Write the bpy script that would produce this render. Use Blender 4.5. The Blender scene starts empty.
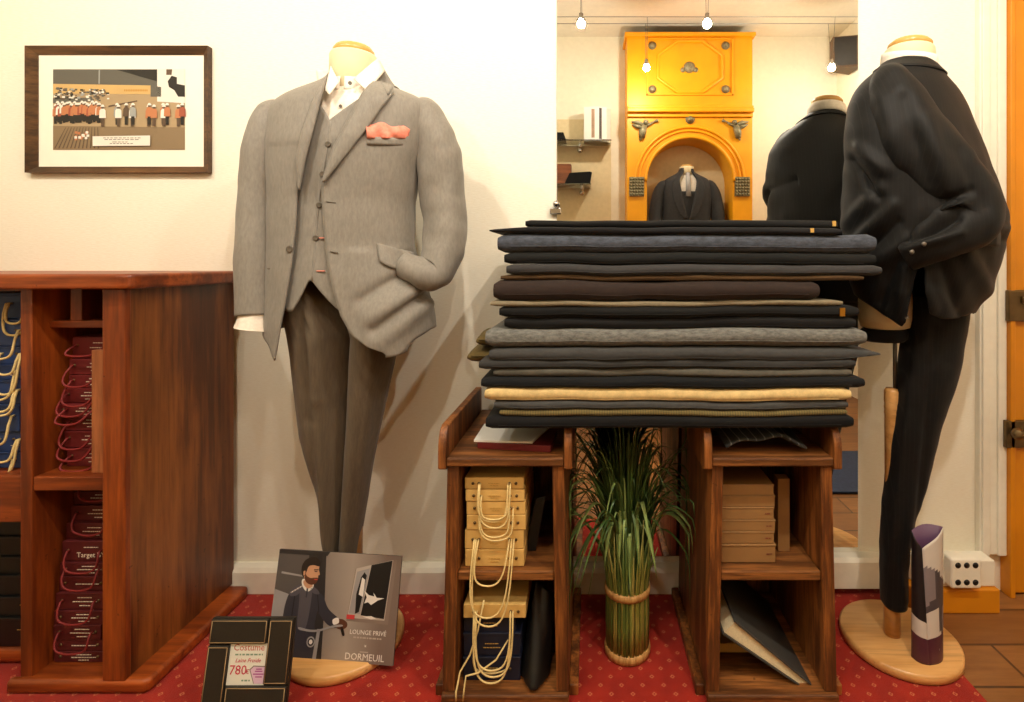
import bpy, bmesh, math, random
from mathutils import Vector, Matrix, Euler, noise
random.seed(7)
SC = bpy.context.scene
COL = SC.collection
# ------------------------------------------------------------------ camera, world, exposure
F = 510.0; PX, PY, HC = 590.0, 262.0, 1.05      # focal length and principal point (1024x702 frame), eye height
cam = bpy.data.objects.new('camera', bpy.data.cameras.new('camera')); COL.objects.link(cam)
cam.location = (0, 0, HC); cam.rotation_euler = (math.pi/2, 0, 0)
cam.data.sensor_width = 36; cam.data.lens = F/1024*36
cam.data.shift_x = (512-PX)/1024; cam.data.shift_y = (PY-351)/1024
cam.data.clip_start = 0.02
SC.camera = cam
w = bpy.data.worlds.new('world'); SC.world = w; w.use_nodes = True
w.node_tree.nodes['Background'].inputs[0].default_value = (.9, .85, .75, 1)
w.node_tree.nodes['Background'].inputs[1].default_value = 0.3
SC.view_settings.view_transform = 'Standard'; SC.view_settings.look = 'None'
SC.view_settings.gamma = 1; SC.view_settings.use_curve_mapping = False
SC.view_settings.exposure = 0.52
SC.cycles.use_denoising = True
SC.cycles.max_bounces = 8; SC.cycles.diffuse_bounces = 5; SC.cycles.glossy_bounces = 4
SC.cycles.sample_clamp_indirect = 6
SC.cycles.caustics_reflective = False; SC.cycles.caustics_refractive = False
LAMP_W = 26.0
LAMP_C = (1.0, .905, .76)

WALL = 1.633; BACK = -0.98; LEFT = -2.6; RIGHT = 2.05; CEIL = 2.92

def P(px, py, Y): return Vector(((px-PX)*Y/F, Y, HC-(py-PY)*Y/F))
def X(px, Y): return (px-PX)*Y/F
def Zp(py, Y): return HC-(py-PY)*Y/F
def interp(tab, x):
    if x <= tab[0][0]: return tab[0][1]
    for (a, b), (c, d) in zip(tab, tab[1:]):
        if x <= c: return b+(d-b)*(x-a)/(c-a)
    return tab[-1][1]
def smooth(tab, x, h):
    return sum(interp(tab, x+k*h) for k in (-1, -.5, 0, .5, 1))/5
def nz(x, y, z): return noise.noise(Vector((x, y, z)))

# ------------------------------------------------------------------ materials
def lin(c):
    return tuple(((v/255)/12.92 if v/255 <= .04045 else ((v/255+.055)/1.055)**2.4) for v in c)
class NT:
    def __init__(s, name):
        s.m = bpy.data.materials.new(name); s.m.use_nodes = True
        s.t = s.m.node_tree; s.b = s.t.nodes['Principled BSDF']
    def n(s, typ, **kw):
        o = s.t.nodes.new(typ)
        for k, v in kw.items():
            if k.startswith('i_'):
                key = k[2:]; key = int(key) if key.isdigit() else key.replace('_', ' ')
                if hasattr(v, 'is_output') or isinstance(v, bpy.types.NodeSocket): s.t.links.new(v, o.inputs[key])
                else: o.inputs[key].default_value = v
            else: setattr(o, k, v)
        return o
    def l(s, a, b): s.t.links.new(a, b)
    def coord(s, scale=(1, 1, 1), rot=(0, 0, 0)):
        tc = s.n('ShaderNodeTexCoord'); mp = s.n('ShaderNodeMapping')
        s.l(tc.outputs['Object'], mp.inputs[0]); mp.inputs['Scale'].default_value = scale; mp.inputs['Rotation'].default_value = rot
        return mp.outputs[0]
    def noise(s, vec, scale, detail=3, rough=.5):
        o = s.n('ShaderNodeTexNoise', i_Scale=scale, i_Detail=detail, i_Roughness=rough); s.l(vec, o.inputs['Vector']); return o.outputs['Fac']
    def ramp(s, fac, stops):
        r = s.n('ShaderNodeValToRGB'); s.l(fac, r.inputs[0]); e = r.color_ramp.elements
        while len(e) < len(stops): e.new(.5)
        for k, (p, c) in zip(e, stops): k.position = p; k.color = (*c, 1)
        return r.outputs[0]
    def math(s, op, a, b=None, c=None):
        o = s.n('ShaderNodeMath', operation=op)
        for i, v in enumerate((a, b, c)):
            if v is None: continue
            if isinstance(v, (int, float)): o.inputs[i].default_value = v
            else: s.l(v, o.inputs[i])
        return o.outputs[0]
    def mix(s, fac, a, b):
        o = s.n('ShaderNodeMix', data_type='RGBA')
        if isinstance(fac, (int, float)): o.inputs[0].default_value = fac
        else: s.l(fac, o.inputs[0])
        for i, v in ((6, a), (7, b)):
            if isinstance(v, tuple): o.inputs[i].default_value = (*v, 1)
            else: s.l(v, o.inputs[i])
        return o.outputs[2]
    def bump(s, h, strength=.3, dist=.002):
        o = s.n('ShaderNodeBump', i_Strength=strength, i_Distance=dist); s.l(h, o.inputs['Height']); s.l(o.outputs[0], s.b.inputs['Normal'])
    def set(s, **kw):
        for k, v in kw.items(): s.b.inputs[k.replace('_', ' ')].default_value = v
        return s
def plain(name, c, rough=.5, metal=0.0, var=.12, nscale=30, spec=.5, bump=0):
    t = NT(name); c = lin(c); v = t.coord()
    f = t.noise(v, nscale)
    t.l(t.ramp(f, [(.3, tuple(x*(1-var) for x in c)), (.7, tuple(min(1, x*(1+var)) for x in c))]), t.b.inputs['Base Color'])
    t.set(Roughness=rough, Metallic=metal, Specular_IOR_Level=spec)
    if bump: t.bump(f, bump, .001)
    return t.m
def wood(name, c1, c2, axis='Z', scale=14, rough=.42, contrast=(.36, .64), knots=True, wear=.35):
    t = NT(name); c1, c2 = lin(c1), lin(c2)
    sc = {'X': (.09, 1, 1), 'Y': (1, .09, 1), 'Z': (1, 1, .09)}[axis]
    v = t.coord(sc); a = t.noise(v, scale, 6, .65); b = t.noise(v, scale*6, 4, .6)
    g = t.math('ADD', t.math('MULTIPLY', a, .7), t.math('MULTIPLY', b, .3))
    col = t.ramp(g, [(contrast[0], tuple(x*.62 for x in c1)), (.46, c1), (.54, tuple((p+q)/2 for p, q in zip(c1, c2))), (contrast[1], c2)])
    fine = t.noise(t.coord(tuple(x*(1 if x == 1 else .3) for x in sc)), scale*14, 3, .6)
    col = t.mix(t.ramp(fine, [(.56, (0, 0, 0)), (.70, (wear, wear, wear))]), col, tuple(x*.35 for x in c1))
    big = t.noise(t.coord(tuple(x if x == 1 else .4 for x in sc)), 5, 2)
    col = t.mix(t.ramp(big, [(.30, (.55, .55, .55)), (.55, (0, 0, 0))]), col, tuple(x*.5 for x in c1))
    if knots:
        k = t.noise(t.coord(), 55, 2); kk = t.ramp(k, [(.72, (0, 0, 0)), (.77, (1, 1, 1))])
        col = t.mix(t.math('MULTIPLY', kk, .6), col, tuple(x*.3 for x in c1))
    t.l(col, t.b.inputs['Base Color']); t.set(Roughness=rough); t.bump(g, .12, .002)
    return t.m
def fabric(name, c, c2=None, rough=.85, weave=900, stripe=None, sheen=.12, var=.18, streak=None):
    t = NT(name); c = lin(c); c2 = lin(c2) if c2 else tuple(x*(1-var) for x in c)
    v = t.coord(); f = t.noise(t.coord(streak or (1, 1, 1)), 160 if streak else 60, 4, .7)
    col = t.ramp(f, [(.35, c2), (.65, tuple(min(1, x*(1+var*.5)) for x in c))])
    if stripe:
        ax, per, wd, sc = stripe
        sep = t.n('ShaderNodeSeparateXYZ'); t.l(v, sep.inputs[0])
        fr = t.math('FRACT', t.math('MULTIPLY', sep.outputs['XYZ'.index(ax)], 1/per))
        col = t.mix(t.math('LESS_THAN', fr, wd), col, lin(sc))
    t.l(col, t.b.inputs['Base Color'])
    t.set(Roughness=rough, Specular_IOR_Level=.2, Sheen_Weight=sheen*.6, Sheen_Roughness=.5)
    wv = t.noise(v, weave, 2); t.bump(wv, .25, .0006)
    return t.m

# ------------------------------------------------------------------ mesh builder
class MB:
    def __init__(s): s.v = []; s.f = []; s.mi = []; s.sm = []; s.M = None
    def add(s, vs, fs, mi=0, sm=False):
        o = len(s.v)
        s.v += [Vector(v) if s.M is None else s.M @ Vector(v) for v in vs]
        for f in fs: s.f.append([i+o for i in f]); s.mi.append(mi); s.sm.append(sm)
        return s
    def box(s, x0, x1, y0, y1, z0, z1, mi=0):
        x0, x1 = sorted((x0, x1)); y0, y1 = sorted((y0, y1)); z0, z1 = sorted((z0, z1))
        return s.add([(x0,y0,z0),(x1,y0,z0),(x1,y1,z0),(x0,y1,z0),(x0,y0,z1),(x1,y0,z1),(x1,y1,z1),(x0,y1,z1)],
              [(0,3,2,1),(4,5,6,7),(0,1,5,4),(1,2,6,5),(2,3,7,6),(3,0,4,7)], mi)
    def hexa(s, p, mi=0, sm=False):   # 8 points ordered like box
        return s.add(p, [(0,3,2,1),(4,5,6,7),(0,1,5,4),(1,2,6,5),(2,3,7,6),(3,0,4,7)], mi, sm)
    def prism(s, pts, d0, d1, axis='Y', mi=0, sm=False):  # polygon in the plane across axis
        f = {'Y': lambda a, b, d: (a, d, b), 'X': lambda a, b, d: (d, a, b), 'Z': lambda a, b, d: (a, b, d)}[axis]
        n = len(pts); vs = [f(a, b, d0) for a, b in pts]+[f(a, b, d1) for a, b in pts]
        fs = [tuple(range(n)), tuple(range(2*n-1, n-1, -1))]
        s.add(vs, fs, mi)
        o = len(s.v)-2*n
        for i in range(n):
            j = (i+1) % n; s.f.append([o+i, o+n+i, o+n+j, o+j]); s.mi.append(mi); s.sm.append(sm)
        return s
    def grid(s, nu, nv, fn, mi=0, closeu=False, sm=True):
        vs = [fn(i/(nu if closeu else nu-1), j/(nv-1)) for j in range(nv) for i in range(nu)]
        fs = []
        for j in range(nv-1):
            for i in range(nu if closeu else nu-1):
                k = (i+1) % nu; fs.append((j*nu+i, j*nu+k, (j+1)*nu+k, (j+1)*nu+i))
        return s.add(vs, fs, mi, sm)
    def tube(s, path, r, n=8, mi=0, caps=True, closed=False, up=None, disp=None):
        path = [Vector(p) for p in path]; m = len(path); vs = []; fs = []
        prev = None
        for i, p in enumerate(path):
            if closed: t = path[(i+1) % m]-path[i-1]
            else: t = path[min(i+1, m-1)]-path[max(i-1, 0)]
            t.normalize()
            if prev is None:
                u = Vector(up) if up else (Vector((0, 0, 1)) if abs(t.z) < .9 else Vector((1, 0, 0)))
            else: u = prev
            u = (u-t*u.dot(t)).normalized(); prev = u; b = t.cross(u)
            rr = r[i] if isinstance(r, (list, tuple)) else r
            ru, rb = rr if isinstance(rr, tuple) else (rr, rr)
            for k in range(n):
                a = 2*math.pi*k/n; q = p+u*(math.cos(a)*ru)+b*(math.sin(a)*rb)
                if disp: q = q+(q-p).normalized()*disp(q)
                vs.append(q)
        rng = m if closed else m-1
        for i in range(rng):
            for k in range(n):
                a, c = i*n+k, i*n+(k+1) % n; d, e = ((i+1) % m)*n+(k+1) % n, ((i+1) % m)*n+k
                fs.append((a, c, d, e))
        if caps and not closed: fs += [tuple(range(n-1, -1, -1)), tuple(range((m-1)*n, m*n))]
        return s.add(vs, fs, mi, True)
    def lathe(s, prof, c, n=32, mi=0, sx=1, sy=1, sm=True, tilt=None):
        vs = []; fs = []; c = Vector(c); T = tilt or Matrix.Identity(3)
        for r, z in prof:
            for k in range(n):
                a = 2*math.pi*k/n; vs.append(c+T @ Vector((r*sx*math.cos(a), r*sy*math.sin(a), z)))
        for i in range(len(prof)-1):
            for k in range(n):
                fs.append((i*n+k, i*n+(k+1) % n, (i+1)*n+(k+1) % n, (i+1)*n+k))
        fs += [tuple(range(n-1, -1, -1)), tuple(range((len(prof)-1)*n, len(prof)*n))]
        return s.add(vs, fs, mi, sm)
    def ball(s, c, r, n=16, mi=0, tilt=None):
        rx, ry, rz = r if isinstance(r, tuple) else (r, r, r)
        prof = [(max(math.sin(math.pi*i/10), .001), -math.cos(math.pi*i/10)*rz) for i in range(11)]
        return s.lathe(prof, c, n, mi, rx, ry, tilt=tilt)
    def text(s, txt, size, M, mi=0, align='CENTER', shear=0, depth=.0002):
        cu = bpy.data.curves.new('lettering', 'FONT'); cu.body = txt; cu.size = size; cu.align_x = align; cu.align_y = 'CENTER'
        cu.shear = shear; cu.resolution_u = 2; cu.extrude = depth
        o = bpy.data.objects.new('lettering', cu); COL.objects.link(o)
        dg = bpy.context.evaluated_depsgraph_get(); me = bpy.data.meshes.new_from_object(o.evaluated_get(dg))
        vs = [M @ v.co for v in me.vertices]; fs = [tuple(p.vertices) for p in me.polygons]
        COL.objects.unlink(o); bpy.data.objects.remove(o); bpy.data.curves.remove(cu); bpy.data.meshes.remove(me)
        return s.add(vs, fs, mi)
    def build(s, name, mats, parent=None, bevel=0, solid=0, sub=0, seg=2, offset=0):
        me = bpy.data.meshes.new(name); org = Vector((0, 0, 0))
        pr = parent
        while pr is not None: org = org+pr.location; pr = pr.parent
        me.from_pydata([v-org for v in s.v], [], s.f); me.update()
        for m in (mats if isinstance(mats, (list, tuple)) else [mats]): me.materials.append(m)
        me.polygons.foreach_set('material_index', s.mi); me.polygons.foreach_set('use_smooth', s.sm)
        bm = bmesh.new(); bm.from_mesh(me); bmesh.ops.recalc_face_normals(bm, faces=bm.faces); bm.to_mesh(me); bm.free()
        o = bpy.data.objects.new(name, me); COL.objects.link(o)
        if parent is not None: o.parent = parent
        if solid:
            k = o.modifiers.new('thickness', 'SOLIDIFY'); k.thickness = solid; k.offset = offset
        if sub:
            k = o.modifiers.new('rounding', 'SUBSURF'); k.levels = sub; k.render_levels = sub
        if bevel:
            k = o.modifiers.new('edge', 'BEVEL'); k.width = bevel; k.segments = seg; k.limit_method = 'ANGLE'; k.angle_limit = math.radians(50)
        return o
def tag(o, label, cat, group=None):
    o['label'] = label; o['category'] = cat
    if group: o['group'] = group
    return o
def thing(name, label, cat, loc, group=None):
    o = bpy.data.objects.new(name, None); COL.objects.link(o); o.location = loc; o.empty_display_size = .05
    return tag(o, label, cat, group)
def struct(o): o['kind'] = 'structure'; return o
ORD = ['topmost', 'second', 'third', 'fourth', 'fifth', 'sixth', 'seventh', 'eighth', 'ninth', 'tenth', 'eleventh', 'twelfth']
def nth(i, n): return ORD[0] if i == 0 else ('lowest' if i == n-1 else ORD[i]+' from top')

# ------------------------------------------------------------------ material library
def wall_mat():
    t = NT('cream_wallpaper'); v = t.coord((1, 1, 6))
    f = t.noise(v, 60, 4); t.l(t.ramp(f, [(.3, lin((239, 234, 217))), (.7, lin((245, 242, 228)))]), t.b.inputs['Base Color'])
    t.set(Roughness=.75); t.bump(f, .25, .002); return t.m
M_wall = wall_mat()
M_plaster = plain('cream_plaster', (240, 234, 214), .8, var=.03, bump=.1)
M_ceil = plain('white_ceiling', (238, 232, 216), .85, var=.03)
M_white = plain('white_gloss_paint', (236, 232, 218), .35, var=.03)
M_beige = plain('beige_paint', (222, 205, 165), .7, var=.05)
M_yellow = plain('yellow_paint', (240, 164, 4), .45, var=.06, nscale=8)
M_orange = plain('orange_ochre_paint', (208, 132, 16), .45, var=.10, nscale=6)
M_oak = wood('light_oak', (206, 152, 88), (230, 182, 120), 'X', 9, .3, knots=False)
M_mahog = wood('mahogany', (110, 46, 14), (170, 82, 28), 'Z', 12, .38)
M_mahogx = wood('mahogany_flat', (118, 50, 16), (176, 86, 32), 'X', 12, .38)
M_mahogs = wood('mahogany_side', (92, 46, 18), (156, 92, 40), 'Z', 9, .36, wear=.5)
M_old = wood('worn_oak', (96, 52, 20), (176, 108, 50), 'Z', 22, .5, wear=.75)
M_oldx = wood('worn_oak_flat', (96, 56, 24), (170, 108, 54), 'X', 22, .5, wear=.75)
M_tanwood = wood('tan_board', (176, 104, 60), (196, 124, 76), 'Z', 20, .6, knots=False)
def planks():
    t = NT('plank_floor'); v = t.coord()
    br = t.n('ShaderNodeTexBrick', offset=.4, i_Scale=1.0, i_Mortar_Size=.004, i_Brick_Width=1.1, i_Row_Height=.14)
    br.inputs['Color1'].default_value = (*lin((128, 84, 44)), 1); br.inputs['Color2'].default_value = (*lin((160, 110, 60)), 1)
    br.inputs['Mortar'].default_value = (*lin((64, 40, 20)), 1); t.l(v, br.inputs['Vector'])
    g = t.noise(t.coord((.12, 1, 1)), 40, 6, .7)
    col = t.mix(t.ramp(g, [(.35, (0, 0, 0)), (.7, (.75, .75, .75))]), br.outputs[0], lin((110, 66, 32)))
    t.l(col, t.b.inputs['Base Color']); t.set(Roughness=.4); t.bump(g, .1, .001); return t.m
M_planks = planks()
def carpet_mat():
    t = NT('red_patterned_carpet'); v = t.coord(); sep = t.n('ShaderNodeSeparateXYZ'); t.l(v, sep.inputs[0])
    S = .052
    u = t.math('MULTIPLY', sep.outputs[0], 1/S); w_ = t.math('MULTIPLY', sep.outputs[1], 2/S)
    row = t.math('FLOOR', w_); sh = t.math('MULTIPLY', t.math('MODULO', t.math('ABSOLUTE', row), 2.0), .5)
    fx = t.math('ABSOLUTE', t.math('SUBTRACT', t.math('FRACT', t.math('ADD', u, sh)), .5))
    fy = t.math('ABSOLUTE', t.math('SUBTRACT', t.math('FRACT', w_), .5))
    d = t.math('ADD', fx, t.math('MULTIPLY', fy, .5))
    ring = t.math('MULTIPLY', t.math('LESS_THAN', d, .125), t.math('GREATER_THAN', d, .055))
    n1 = t.noise(v, 900, 2); n2 = t.noise(v, 14, 3)
    base = t.ramp(n2, [(.3, lin((142, 24, 12))), (.7, lin((166, 36, 18)))])
    pat = t.mix(t.math('MULTIPLY', ring, t.math('ADD', .05, n1)), base, lin((214, 130, 88)))
    t.l(pat, t.b.inputs['Base Color']); t.set(Roughness=.95, Specular_IOR_Level=.1, Sheen_Weight=.2); t.bump(n1, .5, .002); return t.m
M_carpet = carpet_mat()
def mirror_mat():
    t = NT('mirror_glass'); t.set(Base_Color=(.86, .85, .81, 1), Metallic=1.0, Roughness=0.0); return t.m
M_mirror = mirror_mat()
def glass_mat(name, c=(1, 1, 1), alpha=None):
    t = NT(name); t.set(Base_Color=(*c, 1), Roughness=.02, Transmission_Weight=1.0, IOR=1.45); return t.m
M_glass = glass_mat('clear_glass', (.93, .98, .95))
M_chrome = plain('chrome', (200, 200, 200), .2, 1.0, var=.03)
M_steel = plain('brushed_steel', (130, 130, 128), .35, 1.0, var=.05)
M_bronze = plain('dark_bronze', (112, 92, 62), .4, .8, var=.2)
M_brass = plain('brass', (200, 150, 60), .3, 1.0)
M_pewter = plain('antique_pewter', (134, 126, 96), .5, .3, var=.3, nscale=90, bump=.4)
M_cream = plain('cream_jersey', (226, 210, 172), .8, var=.04)
M_capwood = plain('varnished_cap_wood', (206, 160, 88), .25, var=.08, nscale=12)
M_black = plain('black_plastic', (12, 12, 12), .45, var=.1)
M_blackleather = plain('black_leather', (40, 35, 28), .5, var=.1, nscale=200, bump=.15)
M_stitch = plain('tan_stitching', (168, 140, 100), .7)
M_grey_suit = fabric('grey_wool', (134, 129, 121), (127, 122, 114), .55, 1100, sheen=.25, streak=(1, 1, .3))
M_grey_dark = fabric('grey_wool_lining', (92, 86, 76), None, .7, 1100, sheen=.2, streak=(1, 1, .15))
M_grey_trs = fabric('grey_wool_trousers', (98, 86, 70), (90, 78, 64), .7, 1100, sheen=.2, streak=(1, 1, .1))
M_shirt = fabric('white_cotton', (240, 232, 220), (232, 222, 208), .8, 1500, sheen=.1)
M_pink = fabric('coral_silk', (238, 150, 128), (226, 128, 108), .45, 1500, sheen=.3)
M_btn = plain('horn_button', (92, 84, 74), .3, var=.25, nscale=200)
M_bk_suit = fabric('black_pinstripe_wool', (15, 15, 15), (10, 10, 10), .6, 900, stripe=('X', .0095, .12, (26, 25, 24)), sheen=.09)
M_bk_plain = fabric('black_wool', (12, 12, 12), None, .75, 900, sheen=.12)
M_dk_suit = fabric('charcoal_wool', (52, 52, 54), None, .7, 900, sheen=.1)
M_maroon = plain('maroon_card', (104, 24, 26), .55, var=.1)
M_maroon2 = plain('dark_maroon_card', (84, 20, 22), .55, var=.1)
M_red_cord = plain('red_cord', (122, 26, 26), .6, var=.15, nscale=300)
M_cream_cord = plain('cream_cord', (226, 202, 140), .6, var=.12, nscale=300)
M_navy = plain('navy_card', (34, 60, 112), .5, var=.1)
M_dknavy = plain('dark_navy_card', (20, 26, 48), .5, var=.1)
M_creamcard = plain('cream_card', (218, 178, 104), .6, var=.06)
M_tancard = plain('tan_card', (146, 108, 64), .65, var=.06)
M_label_w = plain('white_print', (236, 226, 206), .6, var=.02)
M_label_g = plain('gold_print', (196, 156, 80), .5, var=.05)
M_paper = plain('white_paper', (236, 234, 228), .7, var=.02)
# ================================================================== ROOM SHELL
struct(MB().box(LEFT-.1, RIGHT+.1, BACK-.1, WALL+.1, -.08, 0).build('floor', M_planks))
struct(MB().box(LEFT-.1, RIGHT+.1, BACK-.1, WALL+.1, CEIL, CEIL+.1).build('ceiling', M_ceil))
struct(MB().box(LEFT-.1, RIGHT+.1, WALL, WALL+.1, 0, CEIL).build('wall_back', M_wall))
struct(MB().box(LEFT-.1, RIGHT+.1, BACK-.1, BACK, 0, CEIL).build('wall_front', M_plaster))
struct(MB().box(LEFT-.1, LEFT, BACK, WALL, 0, CEIL).build('wall_left', M_plaster))
struct(MB().box(RIGHT, RIGHT+.1, BACK, WALL, 0, CEIL).build('wall_right', M_plaster))
cp = MB().box(LEFT, .945, 1.165, WALL, 0, .004).build('carpet', M_carpet)
tag(cp, 'red carpet with small pale diamond motifs along the window display', 'carpet')
bb = MB()
bb.prism([(1.604, .004), (1.604, .072), (1.612, .084), (1.625, .092), (WALL, .092), (WALL, .004)], LEFT, .40, 'X')
struct(bb.build('baseboard_left', M_white, bevel=.002))
bb = MB()
bb.prism([(1.590, .03), (1.590, .112), (1.598, .124), (WALL, .124), (WALL, .03)], .40, 1.25, 'X')
struct(bb.build('baseboard_right', M_white, bevel=.002))
struct(MB().prism([(1.521, .0), (1.521, .072), (1.575, .072), (1.575, .028), (WALL, .028), (WALL, 0)], .965, 1.224, 'X').build('trim_1', M_orange, bevel=.004))
struct(MB().box(.985, 1.218, 1.534, 1.589, .0735, .152).build('trim_4', M_white, bevel=.003))
tr = MB()
tr.box(1.232, 1.312, 1.612, WALL, .124, 2.6).box(1.238, 1.262, 1.606, 1.612, .124, 2.6).box(1.285, 1.312, 1.604, 1.612, .124, 2.6)
struct(tr.build('trim_2', M_white, bevel=.003))
dr = MB()
dr.box(1.312, 1.328, 1.59, WALL, 0, 2.35).box(1.312, RIGHT, 1.59, WALL, 2.3, 2.38)
dr.box(1.331, RIGHT-.002, 1.605, WALL, .008, 2.3)
for za, zb in ((.15, .75), (1.3, 2.15)):
    dr.box(1.46, 1.92, 1.60, 1.606, za, zb)
door = struct(dr.build('door_1', M_orange, bevel=.003))
pl = MB().box(X(1006, 1.60), X(1036, 1.60), 1.588, 1.605, Zp(321, 1.6), Zp(290, 1.6)).box(X(1020, 1.59), X(1030, 1.59), 1.580, 1.588, Zp(303, 1.6), Zp(296, 1.6))
pl.build('lock_plate', M_bronze, door, bevel=.003)
pl = MB().box(X(1004, 1.60), X(1036, 1.60), 1.590, 1.605, Zp(447, 1.6), Zp(420, 1.6))
pl.tube([P(1018, 434, 1.592), P(1018, 434, 1.575), P(1018, 434, 1.572), P(1018, 434, 1.560), P(1018, 434, 1.553)], [.010, .010, .017, .018, .010], 16)
pl.build('door_knob', M_bronze, door, bevel=.002)

# wall mirror
mx0, mx1 = X(557, 1.627), X(858, 1.627)
mr = thing('wall_mirror', 'tall frameless mirror on the cream wall behind the cloth stack', 'mirror', ((mx0+mx1)/2, 1.627, .112))
MB().box(mx0, mx1, 1.627, WALL, .112, 2.45).build('mirror_pane', M_mirror, mr)
k = MB().box(X(550, 1.62), X(561, 1.62), 1.616, 1.627, Zp(214, 1.62), Zp(208, 1.62)); k.ball(P(556, 204, 1.612), .011)
k.build('clip', M_chrome, mr, bevel=.002)

# ================================================================== COUNTER ON THE LEFT
FY = 1.245
cab = thing('pigeonhole_cabinet', 'polished mahogany cabinet column with pigeonholes of maroon boxes', 'cabinet', (-1.26, 1.43, 0))
MB().box(-1.148, -1.125, FY, 1.612, .036, .985).build('side_panel', M_mahogs, cab, bevel=.002)
MB().box(-1.391, -1.362, FY, 1.612, .036, .985).build('side_panel', M_mahog, cab, bevel=.002)
MB().box(-1.180, -1.1245, FY-.012, FY+.006, .036, .985).build('stile', M_mahog, cab, bevel=.003)
MB().box(-1.362, -1.148, 1.59, 1.61, .036, .985).build('back_panel', M_mahogs, cab)
MB().box(-1.362, -1.148, FY+.002, 1.59, .49, .525).build('shelf', M_mahogx, cab, bevel=.003)
MB().box(-1.362, -1.148, 1.285, 1.59, .884, .902).build('shelf', M_mahogx, cab, bevel=.002)
MB().box(-1.312, -1.283, 1.287, 1.58, .902, .985).build('divider', M_mahog, cab, bevel=.002)
bm_ = MB()
bm_.prism([(-1.414, 1.231), (-1.075, 1.231), (-1.068, 1.245), (-1.068, 1.598), (-1.085, 1.60), (-1.390, 1.60), (-1.390, 1.252), (-1.414, 1.252)], .004, .038, 'Z')
bm_.build('base_moulding', M_mahogx, cab, bevel=.012, seg=4)
wt = MB()
a = [(-2.5, 1.205), (-1.128, 1.205)]
for i in range(1, 9):
    t = i/8*math.pi/2; a.append((-1.128+.036*math.sin(t), 1.241-.036*math.cos(t)))
a += [(-1.092, 1.632), (-2.5, 1.632)]
wt.prism(a, .985, 1.022, 'Z')
tag(wt.build('worktop', M_mahogx, bevel=.008, seg=3), 'long mahogany worktop with rounded front corner over the pigeonhole cabinets', 'worktop')
bay = thing('shelf_bay', 'mahogany shelf bay holding navy and black boxes at left edge', 'shelf unit', (-1.9, 1.43, 0))
MB().box(-2.5, -1.393, 1.255, 1.60, .408, .525).build('shelf', M_mahogx, bay, bevel=.004)
MB().box(-2.5, -1.393, 1.32, 1.60, .005, .055).build('base_moulding', M_mahogx, bay, bevel=.02, seg=4)
MB().box(-2.5, -1.393, 1.60, 1.615, .055, .985).build('back_panel', M_mahogs, bay)
MB().box(-2.5, -2.47, 1.26, 1.60, .055, .408).box(-2.5, -2.47, 1.26, 1.60, .525, .985).build('side_panel', M_mahog, bay)

# ------------------------------------------------------------------ boxes with cords
def loop(x0, x1, y, z, sag, out=.012, skew=0.0, n=18, seed=0):
    pts = [Vector((x0, y+.003, z))]
    for i in range(n+1):
        t = i/n; s = max(0, 1-(2*t-1)**4*.55-(2*t-1)**2*.45)
        x = x0+(x1-x0)*(.5-.5*math.cos(math.pi*t)*(1+.18*math.sin(math.pi*t)))+skew*s
        pts.append(Vector((x+.004*nz(seed, t*3, 1), y-.004-out*s**.6-.004*abs(nz(seed, 7, t*3)), z-sag*s)))
    pts.append(Vector((x1, y+.003, z)))
    return pts
def swatch_box(name, label, cat, group, b, mat, eye=None, cord=None, cordmat=None, yaw=0, sag=.05, cr=.0022, print_=None, skew=0, lid=True, seed=0, printmat=None, ez=.5, out=.012, lug=None):
    x0, x1, y0, y1, z0, z1 = b; cx, cy = (x0+x1)/2, (y0+y1)/2
    t = thing(name, label, cat, (cx, cy, z0), group)
    R = Matrix.Translation((cx, cy, 0)) @ Matrix.Rotation(yaw, 4, 'Z') @ Matrix.Translation((-cx, -cy, 0))
    m = MB(); m.M = R
    h = z1-z0
    if lid:
        m.box(x0, x1, y0, y1, z0+.0006, z0+h*.9); m.box(x0-.0015, x1+.0015, y0-.0015, y1+.001, z0+h*.9, z1)
    else: m.box(x0, x1, y0, y1, z0+.0006, z1-.0006)
    m.build('body', mat, t, bevel=.0015)
    zc = z0+h*ez
    if eye:
        for e in eye:
            q = MB(); q.M = R
            xe = x0+(x1-x0)*e
            q.tube([(xe, y0-.0022, zc), (xe, y0+.002, zc)], .0034, 10); q.build('eyelet', M_bronze, t)
    if print_:
        q = MB(); q.M = R; rnd = random.Random(seed)
        for (u, v, wd, txt) in print_:
            if txt: q.text(txt, h*.34, Matrix.Translation((x0+(x1-x0)*u, y0-.0018, z0+h*v)) @ Matrix.Rotation(math.pi/2, 4, 'X'))
            else:
                xa = x0+(x1-x0)*(u-wd/2); xe = x0+(x1-x0)*(u+wd/2); zz = z0+h*v
                while xa < xe:
                    l = rnd.uniform(.003, .008); q.box(xa, min(xa+l, xe), y0-.0018, y0-.0012, zz-.0009, zz+.0009); xa += l+.0015
        q.build('printed_text', printmat or M_label_w, t)
    if cord:
        q = MB(); q.M = R
        for (ea, eb, sg) in cord:
            q.tube(loop(x0+(x1-x0)*ea, x0+(x1-x0)*eb, y0-.003, zc, sg, out=out, skew=skew, seed=seed), cr, 6)
        q.build('cord', cordmat, t)
    return t
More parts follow.
